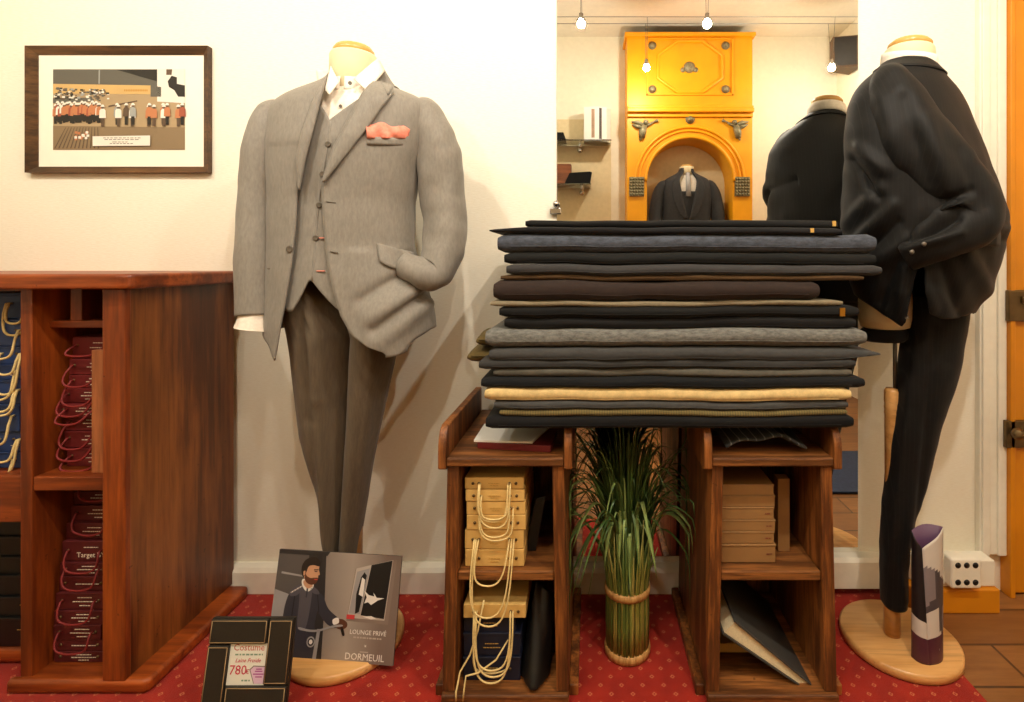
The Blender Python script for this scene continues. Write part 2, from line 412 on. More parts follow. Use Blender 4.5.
# upper maroon stack
ys = [467, 449, 432, 417, 403.6, 389, 376, 360, 338]   # edges bottom to top in the picture
z = .5255; n = 8; rnd = random.Random(3)
offs = [.0, .003, .006, -.012, .001, .004, .006, .012]
for i in range(n):
    h = (ys[i]-ys[i+1])*1.31/F; y0 = 1.308+offs[i]; x0 = -1.352+.010*(i in (0, 5, 6))+.012*(i == 7)
    k = n-1-i
    swatch_box('swatch_box', f'maroon card box with red cord loop, {nth(k, n)} in upper cabinet stack', 'box', 'maroon boxes in the upper pigeonhole',
        (x0, x0+.118, y0, y0+.2, z, z+h), M_maroon, eye=(.12,), cord=[(.12, .8, [.03, .05, .062, .05, .05, .06, .05, .024][i])] if i != 3 else [(.2, .8, .03)], cordmat=M_red_cord, cr=.0028,
        print_=[(.62, .72, .3, None), (.62, .5, .44, None), (.62, .28, .26, None)], seed=i, skew=-.012, ez=.6, out=.02, lid=False)
    z += h
MB_b = MB().box(X(93, 1.272), X(107.3, 1.272), 1.268, 1.283, .5255, Zp(350, 1.272))
tag(MB_b.build('wooden_slat', M_tanwood, bevel=.001), 'plain tan wooden slat standing upright before the upper maroon boxes', 'board')
# lower maroon stack
hh = [.028, .030, .038, .035, .042, .037, .034, .052, .040, .040, .034, .03]
z = .0385
for i, h in enumerate(hh):
    k = len(hh)-1-i; y0 = 1.288+[0, .001, -.002, .0, .004, .012, .014, .02, .030, .042, .05, .058][i]; x0 = -1.354
    pr = [(.62, .74, .3, None), (.62, .5, .5, None), (.62, .26, .22, None)]
    if i == 7: pr = [(.62, .70, .3, None), (.62, .32, 0, 'Target BY')]
    if i in (1, 5): pr = [(.62, .5, .5, None)]
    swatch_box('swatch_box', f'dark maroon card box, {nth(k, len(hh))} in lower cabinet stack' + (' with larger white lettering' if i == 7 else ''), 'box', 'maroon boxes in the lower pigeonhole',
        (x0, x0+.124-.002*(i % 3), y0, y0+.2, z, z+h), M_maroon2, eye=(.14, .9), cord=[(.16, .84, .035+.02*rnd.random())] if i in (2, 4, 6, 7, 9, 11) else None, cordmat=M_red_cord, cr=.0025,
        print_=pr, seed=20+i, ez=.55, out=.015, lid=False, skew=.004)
    z += h
# blue boxes at far left
ys = [478, 462, 441, 414, 390, 375, 357, 330, 304]
z = .5255
for i in range(8):
    h = (ys[i]-ys[i+1])*1.30/F; k = 7-i; y0 = 1.297+[0, .004, -.003, 0, .006, .01, .012, .03][i]
    swatch_box('swatch_box', f'navy blue box with cream cord, {nth(k, 8)} at left edge', 'box', 'navy boxes with cream cords',
        (-1.62, -1.448+.004*(i % 2), y0, y0+.2, z, z+h), M_navy, eye=(.2, .86), cord=[(.62, .97, .06+.02*(i % 3)), (.66, .94, .05)] if i % 2 else [(.55, .93, .07)], cordmat=M_cream_cord, cr=.003,
        seed=40+i, ez=.6, out=.015, skew=.004, print_=[(.88, .3, .12, None)] if i in (1, 4) else None)
    z += h
z = .0555
for i in range(6):
    h = [.075, .05, .052, .045, .05, .055][i]; k = 5-i; y0 = 1.318+.006*i
    swatch_box('box_file', f'black box file, {nth(k, 6)} in the dark left bay', 'box', 'black box files in the left bay',
        (-1.66, -1.447, y0, y0+.2, z, z+h), M_black, seed=60+i, print_=[(.9, .6, .1, None)], printmat=M_label_g)
    z += h

# ================================================================== THE TWO SHELF UNITS UNDER THE CLOTH
UY, UB = 1.21, 1.60
def shelf_unit(xa, xb, label):
    u = thing('shelf_unit', label, 'shelf unit', ((xa+xb)/2, 1.40, 0), 'worn oak shelf units')
    for xo, s in ((xa, 1), (xb, -1)):
        m = MB()
        m.hexa([(xo-s*.012, UY, .03), (xo+s*.018, UY, .03), (xo+s*.018, UB, .03), (xo-s*.012, UB, .03),
                (xo, UY, .567), (xo+s*.028, UY, .567), (xo+s*.028, UB, .567), (xo, UB, .567)])
        m.build('side_panel', M_old, u, bevel=.003)
        c = []
        for i in range(9):
            t = math.pi/2*i/8; c.append((UY+.028-.036*math.sin(t)-.002, .6585-.055+.055*math.cos(t)))
        prof = [(UB, .6585)]+c+[(UY-.01, .568), (UY-.01, .562), (UY+.004, .556), (UB, .556)]
        MB().prism(prof, xo-s*.0195, xo-s*.0005, 'X').build('cheek', M_old, u, bevel=.003)
        m = MB()
        m.box(xo-s*.034, xo-s*.012, UY+.02, UB, .004, .03)
        m.build('foot_rail', M_old, u, bevel=.003)
    MB().box(xa, xb, UY-.008, UB, .567, .588).build('top_board', M_oldx, u, bevel=.004)
    MB().box(xa+.024, xb-.024, UY+.006, UB-.02, .290, .312).build('shelf', M_oldx, u, bevel=.003)
    MB().box(xa-.012, xb+.012, UY-.012, UB-.01, .006, .030).build('bottom_board', M_oldx, u, bevel=.004)
    MB().box(xa+.02, xb-.02, UB-.02, UB-.005, .03, .567).build('back_panel', M_old, u)
    return u
UA = (-.339, -.062); UC = (.289, .575)
shelf_unit(*UA, 'worn oak shelf unit with cream and navy boxes, left of the plant')
shelf_unit(*UC, 'worn oak shelf unit holding tan boxes and tilted book, right of the plant')
# cream boxes with cords
x0, x1 = X(465, 1.235), X(524, 1.235)
ys = [555, 538, 518.5, 503.5, 490, 478, 466]
z = .3125
for i in range(6):
    h = (ys[i]-ys[i+1])*1.235/F; k = 5-i; dx = [.0, -.001, .004, .003, .001, -.001][i]
    swatch_box('sample_box', f'cream card box, {nth(k, 6)} in left oak unit', 'box', 'cream boxes in the left oak unit',
        (x0+dx, x1+dx, 1.235+.002*(i % 2), 1.42, z, z+h), M_creamcard, eye=(.14, .24, .76, .87),
        cord={1: [(.24, .76, .09), (.17, .8, .165), (.2, .84, .185)], 3: [(.26, .74, .062), (.24, .8, .07)], 5: [(.25, .74, .085), (.27, .78, .10)], 4: [(.28, .72, .05)]}.get(i), cordmat=M_cream_cord, cr=.0021, lid=False,
        seed=80+i, print_=[(.5, .5, .2, None), (.5, .32, .14, None)], printmat=M_label_g, skew=(-.01 if i == 1 else 0), out=(.030 if i == 1 else .010))
    z += h
z = .0305
for i, h in enumerate((.058, .056, .042)):
    k = 2-i
    swatch_box('sample_box', f'dark navy box, {nth(k, 3)} in bottom of left oak unit', 'box', 'dark navy boxes in the left oak unit',
        (x0-.006, x1-.010-.012*(i == 2), 1.242+.003*i, 1.42, z, z+h), M_dknavy, eye=(.2, .82) if i < 2 else None, lid=True,
        cord=[(.2, .82, .055)] if i == 1 else None, cordmat=M_cream_cord, cr=.0022,
        seed=90+i, print_=[(.5, .55, .24, None), (.5, .38, .3, None)], printmat=M_label_g)
    z += h
lowc = swatch_box('sample_box', 'single cream card box with long cords on the navy boxes', 'box', 'cream boxes in the left oak unit',
    (x0-.004, x1+.004, 1.236, 1.41, z, z+.034), M_creamcard, eye=(.16, .76, .88), cord=[(.2, .76, .125), (.22, .8, .14), (.18, .76, .155)], cordmat=M_cream_cord, cr=.0022, seed=95, lid=False, out=.016)
q = MB()
q.tube([P(484, 600, 1.232), P(478, 630, 1.226), P(470, 655, 1.220), P(460, 672, 1.214), P(457, 688, 1.2), P(456, 692, 1.194), P(456, 701, 1.192)], .0022, 6)
q.tube([P(508, 640, 1.232), P(496, 660, 1.222), P(478, 673, 1.212), P(466, 676, 1.206), P(464, 690, 1.194), P(463, 701, 1.192)], .0022, 6)
q.build('cord', M_cream_cord, lowc)
# black garment bag
m = MB()
def bagf(u, v):
    x = X(522, 1.26)+.066*u*(1-.35*v)+.030*v; zz = .036+.20*v-.03*v*u
    y = 1.275-.035*(1-v)*math.sin(math.pi*u)-.02*(1-v)+.03*v+.003*math.sin(u*9+v*5)-.012*math.sin(math.pi*u)*(1-v)
    return (x, y, zz)
m.grid(24, 20, bagf)
tag(m.build('garment_bag', M_black, solid=.012, sub=1), 'crumpled black leather bag squeezed beside the navy boxes', 'bag')
m = MB().hexa([P(524, 553, 1.30)+Vector((0, 0, -.0)), P(536, 553, 1.30), P(540, 553, 1.45), P(528, 553, 1.45), P(536, 498, 1.31), P(546, 496, 1.31), P(546, 496, 1.45), P(538, 498, 1.45)])
b_ = m
zmin = min(v.z for v in b_.v); b_.v = [Vector((v.x, v.y, .3126 if v.z < .36 else v.z)) for v in b_.v]
tag(b_.build('box_file', M_black, bevel=.002), 'slim black file leaning beside the cream boxes', 'file')
# papers on the left unit top
m = MB().hexa([P(477, 442, 1.26)+Vector((0,0,0)) for _ in range(1)]+[Vector((0, 0, 0))]*7) if False else MB()
zt = .5885
m.prism([(X(478, 1.27), 1.262), (X(552, 1.27), 1.235), (X(556, 1.32), 1.36), (X(480, 1.3), 1.385)], zt, zt+.016, 'Z')
tag(m.build('folder', M_maroon, bevel=.001), 'brown card folder lying under white paper on the left oak unit', 'folder')
m = MB().prism([(X(475, 1.275), 1.262), (X(533, 1.265), 1.250), (X(548, 1.31), 1.37), (X(478, 1.31), 1.39)], zt+.0164, zt+.021, 'Z')
tag(m.build('paper_sheet', M_paper), 'white paper sheets on the left oak unit below the cloth', 'paper')
# tan boxes in the right unit
xb0, xb1 = X(721.5, 1.25), X(775.5, 1.25)
ys = [550.5, 532, 519.5, 508, 495.5, 484, 473]
z = .3125
for i in range(6):
    h = (ys[i]-ys[i+1])*1.25/F; k = 5-i
    swatch_box('sample_box', f'flat tan card box, {nth(k, 6)} in right oak unit', 'box', 'tan boxes in the right oak unit',
        (xb0, xb1-.003*(i % 2), 1.25+.001*i, 1.45, z, z+h), M_tancard, seed=110+i, print_=[(.88, .5, .1, None)] if i < 4 else None, printmat=M_maroon)
    z += h
m = MB().box(X(778, 1.30), X(778, 1.30)+.030, 1.30, 1.33, .3125, .3125+.185)
tag(m.build('card_folder', M_tancard, bevel=.001), 'upright tan card folder beside the tan boxes in right oak unit', 'folder')
# large sample book leaning in the right unit
bk = thing('sample_book', 'large dark grey sample book tilted in the right oak unit', 'book', ((UC[0]+UC[1])/2, 1.38, .035))
A0 = P(722.5, 633, 1.235); B0 = P(808, 691, 1.235); A1 = P(735.5, 620, 1.235); B1 = P(812, 684, 1.235)
dep = Vector((0, .29, 0)); up_l = Vector((0, 0, .05))
def quad8(p0, p1, p2, p3, d): return [p0, p1, p1+d, p0+d, p3, p2, p2+d, p3+d]
n_ = (A1-A0).normalized()
ax = (B0-A0).normalized()
pg0, pg1 = A0+n_*.004+ax*.002, B0+n_*.003-ax*.006
MB().hexa(quad8(pg0, pg1, B1-n_*.003-ax*.006, A1-n_*.004+ax*.002, dep)).build('pages', plain('book_pages', (226, 212, 176), .8, var=.08, nscale=300), bk)
M_bookc = plain('grey_book_cloth', (64, 62, 58), .6, var=.08)
cv = MB()
o_ = Vector((0, -.006, 0)); d2 = dep+Vector((0, .012, 0))
cv.hexa(quad8(A0-n_*.001-ax*.003+o_, B0+o_, B0+n_*.003+o_, A0+n_*.004-ax*.003+o_, d2))
cv.hexa(quad8(A1-n_*.004-ax*.003+o_, B1-n_*.003+o_, B1+o_, A1+n_*.001-ax*.003+o_, d2))
cv.hexa(quad8(B0-ax*.006+o_, B0+o_, B1+o_, B1-ax*.006+o_, d2))
cv.build('cover', M_bookc, bk, bevel=.001)
m = MB().box(.335, .415, 1.33, 1.5, .031, .055)
tag(m.build('card_box', M_creamcard, bevel=.002), 'small cream box lying under the tilted sample book', 'box')
# folded dark cloth on the right unit top
m = MB()
def fc(u, v):
    x = X(722, 1.27)+(X(800, 1.27)-X(722, 1.27))*u
    return (x, 1.232+.14*v-.01*u, .598+.026*abs(math.sin(3.1*u+.6*v))*(1-.3*v)+.008*u+.006*math.sin(11*u+3*v)*(1-v))
m.grid(30, 8, fc)
tag(m.build('folded_cloth', fabric('grey_striped_cloth', (62, 64, 66), None, .7, 800, stripe=('X', .02, .15, (130, 130, 130))), solid=.008, sub=1), 'rumpled dark grey cloth lying on the right oak unit', 'cloth')
# ================================================================== CLOTH STACK
SY = 1.19
# y_top, y_bot, xl, xr, colour, bumps, front offset, label, extra
CL = [
 (219, 227, 526, 836, (20, 20, 22), 1, .02, 'thin black folded cloth on top of the stack', {}),
 (227, 234, 490, 840, (26, 26, 30), 1, .0, 'black folded cloth with pointed left corner, second in the stack', {'wl': 1}),
 (234, 253, 499, 872, (84, 90, 104), 1, .0, 'thick blue-grey denim-look cloth near top of the stack', {}),
 (253, 265, 505, 874, (26, 27, 27), 1, .004, 'smooth black cloth under the blue-grey cloth', {}),
 (265, 276, 507, 879, (62, 60, 62), 1, .002, 'charcoal cloth with frayed right end, above the brown cloth', {}),
 (276, 281.5, 501, 862, (82, 58, 30), 1, .008, 'thin chestnut brown cloth above the puffy brown one', {}),
 (281.5, 302, 495, 815, (50, 38, 34), 1, .0, 'puffy dark brown wool cloth in middle of the stack', {'puff': 1}),
 (302, 307.5, 491, 842, (140, 128, 104), 1, .004, 'thin beige grey cloth beneath the puffy brown one', {}),
 (307.5, 318.5, 500, 856, (20, 20, 20), 1, .002, 'black cloth with gold tag at its right end', {'tag': 842}),
 (318.5, 330, 505, 853, (27, 27, 28), 1, .006, 'black cloth lying on the pale grey cloth', {}),
 (330, 348.5, 487, 862, (128, 128, 124), 1, .0, 'pale grey cloth in middle of the stack', {}),
 (348.5, 361, 490, 877, (70, 70, 70), 1, .0, 'mid grey cloth with pointed right end', {'wr': 1}),
 (361, 371.5, 480, 853, (58, 58, 58), 1, .004, 'charcoal cloth below the cloth with pointed end', {}),
 (371.5, 379.5, 494, 850, (94, 90, 82), 1, .006, 'thin taupe grey cloth above the blue-black one', {}),
 (379.5, 391, 482, 862, (22, 24, 28), 1, .0, 'blue-black cloth resting on the cream cloth', {}),
 (391, 404, 486, 848, (232, 202, 140), 1, .0, 'cream yellow cloth near bottom of the stack', {}),
 (404, 413, 495, 846, (76, 76, 76), 1, .003, 'grey cloth directly beneath the cream cloth', {}),
 (413, 419, 500, 846, (128, 112, 68), 1, .004, 'olive striped cloth near bottom of the stack', {'stripe': 1}),
 (419, 431.5, 487, 851, (18, 18, 20), 1, .0, 'textured black cloth at the bottom of the stack', {}),
]
zb = .6595
tops = []
scale = None
z_top = HC+(PY-219)*SY/F
Hs = [(b-a)*SY/F for a, b, *_ in CL]
kz = (z_top-zb)/sum(Hs)
zz = z_top
for i, (ya, yb, xl, xr, c, nb, fo, lab, ex) in enumerate(CL):
    h = Hs[i]*kz; z1 = zz; z0 = zz-h; zz = z0
    yf = SY+fo; xa, xe = X(xl, yf+h/2), X(xr, yf+h/2)
    yb_ = 1.585-.01*((i*7) % 4)
    st = ('X', .006, .35, (82, 78, 50)) if ex.get('stripe') else None
    name = 'cloth_%s' % lab.split(' ')[0]
    c = tuple(int(x*(.72 if max(c) < 40 else .9)) for x in c)
    mat = fabric('cloth_weave', c, tuple(x*.72 for x in c) if i in (2, 10) else None, .8, 700, stripe=st, sheen=.15, streak=(.4, 1, 1) if i in (2, 4, 10, 11) else None)
    root = thing('folded_cloth', lab, 'cloth', ((xa+xe)/2, 1.39, z0), 'folded suit cloths in the big stack')
    m = MB(); NU = 60; NC = 9; rnd = i*3.7
    rows = []
    for j in range(NU):
        u = j/(NU-1); x = xa+(xe-xa)*u
        e = min(u, 1-u)
        tl = 1.0
        if ex.get('wl') and u < .12: tl = .35+.65*(u/.12)
        if ex.get('wr') and u > .90: tl = .2+.8*((1-u)/.10)
        if ex.get('puff'): tl = 1+.12*math.sin(u*9)+.08*math.sin(u*23)
        zc_b = z0+.0004
        hh_ = h*1.0*tl if tl < 1 else h
        endr = math.sqrt(max(0, 1-max(0, 1-e/.012)**2))*.35+.65
        hh_ *= endr
        mid = (z0+z1)/2 if not ex.get('wr') else (z0*.6+z1*.4)
        za, zt_ = mid-hh_/2+.0003, mid+hh_/2-.0003
        dy = .004*nz(x*5, rnd, 0)+.0022*nz(x*18, rnd, 3)-(.006*math.sin(u*7)**2 if ex.get('puff') else 0)
        dz = 0
        r = (zt_-za)/2; ring = []
        yb2 = yb_
        ring.append(Vector((x, yb2, za)))
        for q in range(NC):
            a = -math.pi/2+math.pi*q/(NC-1)
            ring.append(Vector((x, yf+r*.9-math.cos(a)*r*.9+dy+.0012*nz(x*9, q*1.3, rnd), za+r+math.sin(a)*r)))
        ring.append(Vector((x, yb2, zt_)))
        for v in ring:      # the whole pile waves a little, every layer alike
            if v.y < 1.5: v.z += (.0035*nz(v.x*4.2, v.z*9, 2)+.002*nz(v.x*11, v.z*14, 5))*min(1, (v.z-zb)/.03)
            v.y += .004*nz(v.x*2.3, v.z*30, 8)
        rows.append(ring)
    n = len(rows[0]); vs = [v for r_ in rows for v in r_]; fs = []
    for j in range(NU-1):
        for q in range(n): fs.append((j*n+q, (j+1)*n+q, (j+1)*n+(q+1) % n, j*n+(q+1) % n))
    m.add(vs, fs, 0, True); m.add(rows[0], [tuple(range(n))]); m.add(rows[-1], [tuple(range(n-1, -1, -1))])
    m.build('fold', mat, root)
    # selvedge seams along the open fold
    if h > .02:
        m = MB(); q_ = 3 if i % 2 else 4
        m.tube([rows[j][q_]+Vector((0, -.0004, 0)) for j in range(2, NU-2)], .0009, 5); m.build('fold_line', mat, root)
    if ex.get('tag'):
        m = MB(); xt = X(ex['tag'], yf); m.box(xt-.006, xt+.006, yf-.003, yf+.0, z0+.003, z1-.003); m.build('tag', M_brass, root)
    if i in (0, 1):
        m = MB(); xt = X(834 if i == 0 else 812, yf); m.box(xt-.004, xt+.004, yf-.002, yf+.002, z0+.003, z1-.003); m.build('tag', M_label_g, root)
# olive cloth ends sticking out on the left
for k_, (ya, yb, xl, lab) in enumerate(((334, 350, 475, 'upper olive brown cloth end poking out left of the stack'), (350, 367, 466, 'lower olive brown cloth end poking out left of the stack'))):
    m = MB(); yf = 1.26
    za, zt_ = Zp(yb, yf), Zp(ya, yf); r = (zt_-za)/2-.0008
    xe = X(487, 1.2)-.003; xa = X(xl, yf)
    pts = []
    for j in range(9):
        t = j/8; pts.append((Vector((xa+(xe-xa)*t, 0, 0)), math.sqrt(max(.30, 1-(1-min(1, t*5))**2))))
    path = [Vector((p.x, yf+.10, (za+zt_)/2)) for p, s in pts]
    m.tube(path, [(r*s, .09) for p, s in pts], 20, up=(0, 0, 1))
    m.tube([p+Vector((0, 0, r*.2)) for p in path], [(r*.15, .094*s) for p, s in pts], 16, up=(0, 0, 1))
    tag(m.build('folded_cloth', fabric('olive_cloth', (96, 80, 44), None, .8)), lab, 'cloth', 'folded suit cloths in the big stack')

# ================================================================== GRASS PLANT
gx, gy = X(627.5, 1.37), 1.375
pt = thing('grass_bundle', 'tied bundle of green grass standing between the oak units', 'plant', (gx, gy, .004))
M_leaf = plain('green_blade', (62, 88, 40), .4, var=.3, nscale=25)
M_leafl = plain('pale_blade', (140, 164, 96), .4, var=.2, nscale=25)
M_stalk = wood('dry_stalk', (120, 120, 48), (178, 158, 84), 'Z', 60, .5, knots=False)
M_stalkg = wood('green_stalk', (84, 102, 40), (128, 136, 62), 'Z', 60, .5, knots=False)
M_straw = wood('straw_band', (176, 126, 66), (214, 168, 104), 'Z', 120, .6, knots=False)
m = MB(); rnd = random.Random(5); R0 = .057
m.lathe([(R0-.006, 0), (R0-.006, .18), (R0*.6, .2)], (gx, gy, .004), 24, 1)
for k in range(46):
    a = 2*math.pi*k/46+rnd.uniform(-.03, .03); rr = rnd.uniform(.0032, .0046)
    p = [Vector((gx+math.cos(a)*(R0-.003), gy+math.sin(a)*(R0-.003), .005)), Vector((gx+math.cos(a)*(R0-.002), gy+math.sin(a)*(R0-.002), .1)),
         Vector((gx+math.cos(a)*(R0-.003), gy+math.sin(a)*(R0-.003), .19)), Vector((gx+math.cos(a)*R0*1.05, gy+math.sin(a)*R0*1.05, .23)), Vector((gx+math.cos(a)*R0*(1.15+.15*(k%3)), gy+math.sin(a)*R0*1.1, .29+.03*(k%4)))]
    m.tube(p, [rr, rr, rr, rr*.8, rr*.25], 6, rnd.choice((0, 1)))
m.build('stem_bundle', [M_stalk, M_stalkg], pt)
for za, zt_ in ((.005, .028), (.166, .186)):
    m = MB(); m.lathe([(R0-.002, za), (R0+.004, za+.002), (R0+.005, (za+zt_)/2), (R0+.004, zt_-.002), (R0-.002, zt_)], (gx, gy, 0), 40)
    m.build('straw_band', M_straw, pt)
m = MB()
def blade(a, h, reach, droop, wd, mi, r0=.03, tw=0.0):
    n = 14; vs = []; fs = []; dx, dy = math.cos(a), math.sin(a)*.55
    for i in range(n+1):
        t = i/n
        s = r0+reach*t**1.6
        zq = .17+h*(1-(1-t)**1.7)-droop*max(0, t-.42)**1.7*2.6
        c = Vector((gx+dx*s, gy+dy*s+.01*math.sin(t*3+a*5), zq))
        c.z = max(c.z, .03); c.y = min(max(c.y, 1.215), 1.575); c.x = min(max(c.x, -.052), .262)
        ww = wd*math.sin(math.pi*min(1, .12+.88*t))**.7*(1-.15*t) if t < 1 else .0003
        sd = Vector((-math.sin(a+tw), math.cos(a+tw), 0))*ww
        if abs(sd.x) < ww*.5: sd = Vector((ww*.8, sd.y, 0))
        vs += [c-sd, c+Vector((0, 0, -ww*.5)), c+sd]
    for i in range(n):
        o = i*3; fs += [(o, o+1, o+4, o+3), (o+1, o+2, o+5, o+4)]
    m.add(vs, fs, mi, True)
for k in range(230):
    a = rnd.uniform(0, 2*math.pi); big = rnd.random()
    h = rnd.uniform(.26, .47); reach = rnd.uniform(.02, .26)*(1 if big > .3 else .4); dr_ = rnd.uniform(.0, .26)*(reach/.2)
    blade(a, h, reach, dr_, rnd.uniform(.0025, .0050), 0 if rnd.random() > .1 else 1, rnd.uniform(.005, .048), rnd.uniform(-.6, .6))
# the pale drooping blades in front
for (pxs, h, reach, droop, wd) in ((-2.75, .30, .17, .24, .008), (-2.55, .27, .14, .26, .007), (-.35, .31, .17, .22, .008), (-.6, .34, .19, .20, .008), (-2.1, .30, .09, .20, .009), (-1.8, .34, .08, .25, .010), (-1.35, .31, .085, .22, .010), (-1.05, .28, .10, .20, .009), (-1.55, .26, .10, .24, .009), (-1.2, .36, .11, .22, .008), (-2.4, .35, .16, .20, .007)):
    blade(pxs, h, reach, droop, wd, 1, .04)
m.build('foliage', [M_leaf, M_leafl], pt, solid=.0006)

# ================================================================== SMALL DISPLAY PIECES
class Plane:     # a flat print standing at four corners; (u, v, lift) -> point
    def __init__(s, bl, br, tl, tr):
        tr = br+tl-bl
        s.bl, s.br, s.tl, s.tr = bl, br, tl, tr
        s.n = (br-bl).cross(tl-bl).normalized()
        if s.n.y > 0: s.n = -s.n
    def __call__(s, u, v, o=0):
        return s.bl*(1-u)*(1-v)+s.br*u*(1-v)+s.tl*(1-u)*v+s.tr*u*v+s.n*o
    def mat(s, u, v, o=0):
        ex = (s.br-s.bl).normalized(); ez = s.n; ey = ez.cross(ex).normalized()
        M = Matrix((ex, ey, ez)).transposed().to_4x4(); M.translation = s(u, v, o); return M
    def blob(s, m, pts, o, mi):     # rounded outline
        n = len(pts); out = []
        for i in range(n):
            p = [Vector((*pts[(i+k) % n], 0)) for k in (-1, 0, 1, 2)]
            for j in range(5):
                t = j/5; q = .5*((2*p[1])+(p[2]-p[0])*t+(2*p[0]-5*p[1]+4*p[2]-p[3])*t*t+(3*p[1]-p[0]-3*p[2]+p[3])*t**3); out.append((q.x, q.y))
        s.poly(m, out, o, mi)
    def poly(s, m, pts, o, mi):
        m.add([s(u, v, o) for u, v in pts], [tuple(range(len(pts)))], mi)
    def slab(s, m, u0, u1, v0, v1, o0, o1, mi=0):
        m.hexa([s(u0, v0, o0), s(u1, v0, o0), s(u1, v0, o1), s(u0, v0, o1), s(u0, v1, o0), s(u1, v1, o0), s(u1, v1, o1), s(u0, v1, o1)], mi)
def flat(name, c, rough=.5): return plain(name, c, rough, var=.02)

# --- poster
ps = Plane(P(266, 656, 1.323), P(393, 666, 1.293), P(280, 549, 1.380), P(405, 553, 1.370))
po = thing('advert_board', 'glossy advertising board with man and bicycle, leaning against grey trouser stand', 'poster', ps(.5, 0))
m = MB(); ps.slab(m, 0, 1, 0, 1, -.004, 0); m.build('board', flat('board_edge', (60, 54, 50)), po)
pm = [flat('print_grey', (150, 138, 128)), flat('print_dark', (44, 40, 40)), flat('print_mid', (84, 78, 76)), flat('print_black', (16, 15, 16)),
      flat('print_coat', (52, 50, 58)), flat('print_coat_light', (82, 78, 86)), flat('print_skin', (196, 146, 112)), flat('print_hair', (38, 28, 22)),
      flat('print_white', (226, 220, 214)), flat('print_pale', (180, 168, 158)), flat('print_red', (196, 60, 60)), flat('print_chrome', (150, 146, 146)), flat('print_glove', (90, 52, 34)), flat('print_warm', (128, 112, 102))]
# right-hand wall printed with a soft photographic gradient
def print_grad():
    t = NT('print_gradient'); v = t.coord(); sep = t.n('ShaderNodeSeparateXYZ'); t.l(v, sep.inputs[0])
    r = t.math('ADD', t.math('MULTIPLY', sep.outputs[0], 5.0), .35)
    c = t.ramp(r, [(0, lin((120, 108, 102))), (.55, lin((158, 146, 136))), (1, lin((118, 102, 94)))])
    t.l(c, t.b.inputs['Base Color']); t.set(Roughness=.4); return t.m
pm[0] = print_grad()
m = MB(); L = .0003
ps.poly(m, [(0, 0), (1, 0), (1, 1), (0, 1)], L, 0)
ps.poly(m, [(0, 0), (.43, 0), (.40, .25), (.39, .97), (.42, 1), (0, 1)], L*2, 2)
ps.poly(m, [(.25, 0), (.44, 0), (.42, .5), (.39, .97), (.25, .97)], L*3, 1)
ps.poly(m, [(.0, .96), (.4, .96), (.42, 1), (0, 1)], L*3, 1)
ps.poly(m, [(.04, .79), (.25, .76), (.25, .745), (.04, .77)], L*3, 11)
ps.poly(m, [(.0, .0), (.10, .0), (.12, .58), (.0, .62)], L*3, 11)
# man: coat, arm, scarf, head, hair
ps.blob(m, [(.10, .0), (.13, .0), (.38, .0), (.385, .02), (.36, .30), (.37, .45), (.395, .55), (.37, .615), (.30, .66), (.21, .67), (.14, .62), (.105, .50), (.095, .30), (.10, .04)], L*4, 4)
ps.blob(m, [(.35, .61), (.40, .585), (.455, .47), (.545, .385), (.555, .335), (.53, .30), (.455, .33), (.385, .42), (.35, .50)], L*4.5, 4)
ps.poly(m, [(.352, .60), (.357, .60), (.385, .43), (.38, .43)], L*5, 3); ps.poly(m, [(.17, .60), (.176, .60), (.165, .05), (.158, .05)], L*5, 3)
ps.blob(m, [(.215, .64), (.295, .645), (.31, .55), (.29, .28), (.225, .28), (.215, .5)], L*5, 5)
for k in range(5): ps.poly(m, [(.222+.016*k, .62), (.227+.016*k, .62), (.232+.013*k, .30), (.229+.013*k, .30)], L*5.5, 2)
ps.blob(m, [(.125, .60), (.17, .655), (.215, .685), (.225, .63), (.19, .575), (.14, .565)], L*6, 5)
for k in range(9): ps.blob(m, [(.135+.01*k, .60+.008*k), (.145+.01*k, .605+.008*k), (.143+.01*k, .59+.008*k)], L*6.5+k*1e-6, 8 if k % 2 else 9)
ps.blob(m, [(.30, .67), (.35, .64), (.37, .60), (.33, .60), (.295, .63)], L*6, 5)
ps.blob(m, [(.222, .73), (.30, .72), (.315, .66), (.27, .615), (.225, .665)], L*6, 8); ps.poly(m, [(.262, .665), (.276, .665), (.274, .56), (.262, .56)], L*6.5, 4)
ps.blob(m, [(.235, .72), (.30, .70), (.305, .665), (.27, .645), (.235, .68)], L*6.6, 6)
ps.blob(m, [(.222, .80), (.235, .875), (.30, .885), (.342, .865), (.345, .825), (.357, .783), (.345, .772), (.345, .745), (.33, .70), (.30, .685), (.255, .70), (.232, .745)], L*7, 6)
ps.blob(m, [(.24, .78), (.255, .76), (.285, .745), (.315, .750), (.345, .748), (.338, .708), (.305, .682), (.262, .695), (.238, .735)], L*7.5, 12)
ps.poly(m, [(.318, .737), (.343, .739), (.342, .730), (.318, .730)], L*8, 10)
ps.blob(m, [(.205, .80), (.205, .86), (.23, .915), (.28, .945), (.325, .935), (.35, .895), (.345, .86), (.30, .868), (.262, .855), (.248, .81), (.238, .77), (.222, .75)], L*8, 7)
ps.blob(m, [(.222, .80), (.236, .81), (.238, .775), (.226, .765)], L*8.5, 6)
ps.poly(m, [(.305, .828), (.342, .832), (.342, .823), (.305, .819)], L*9, 7); ps.poly(m, [(.312, .812), (.335, .814), (.335, .806), (.312, .804)], L*9, 3)
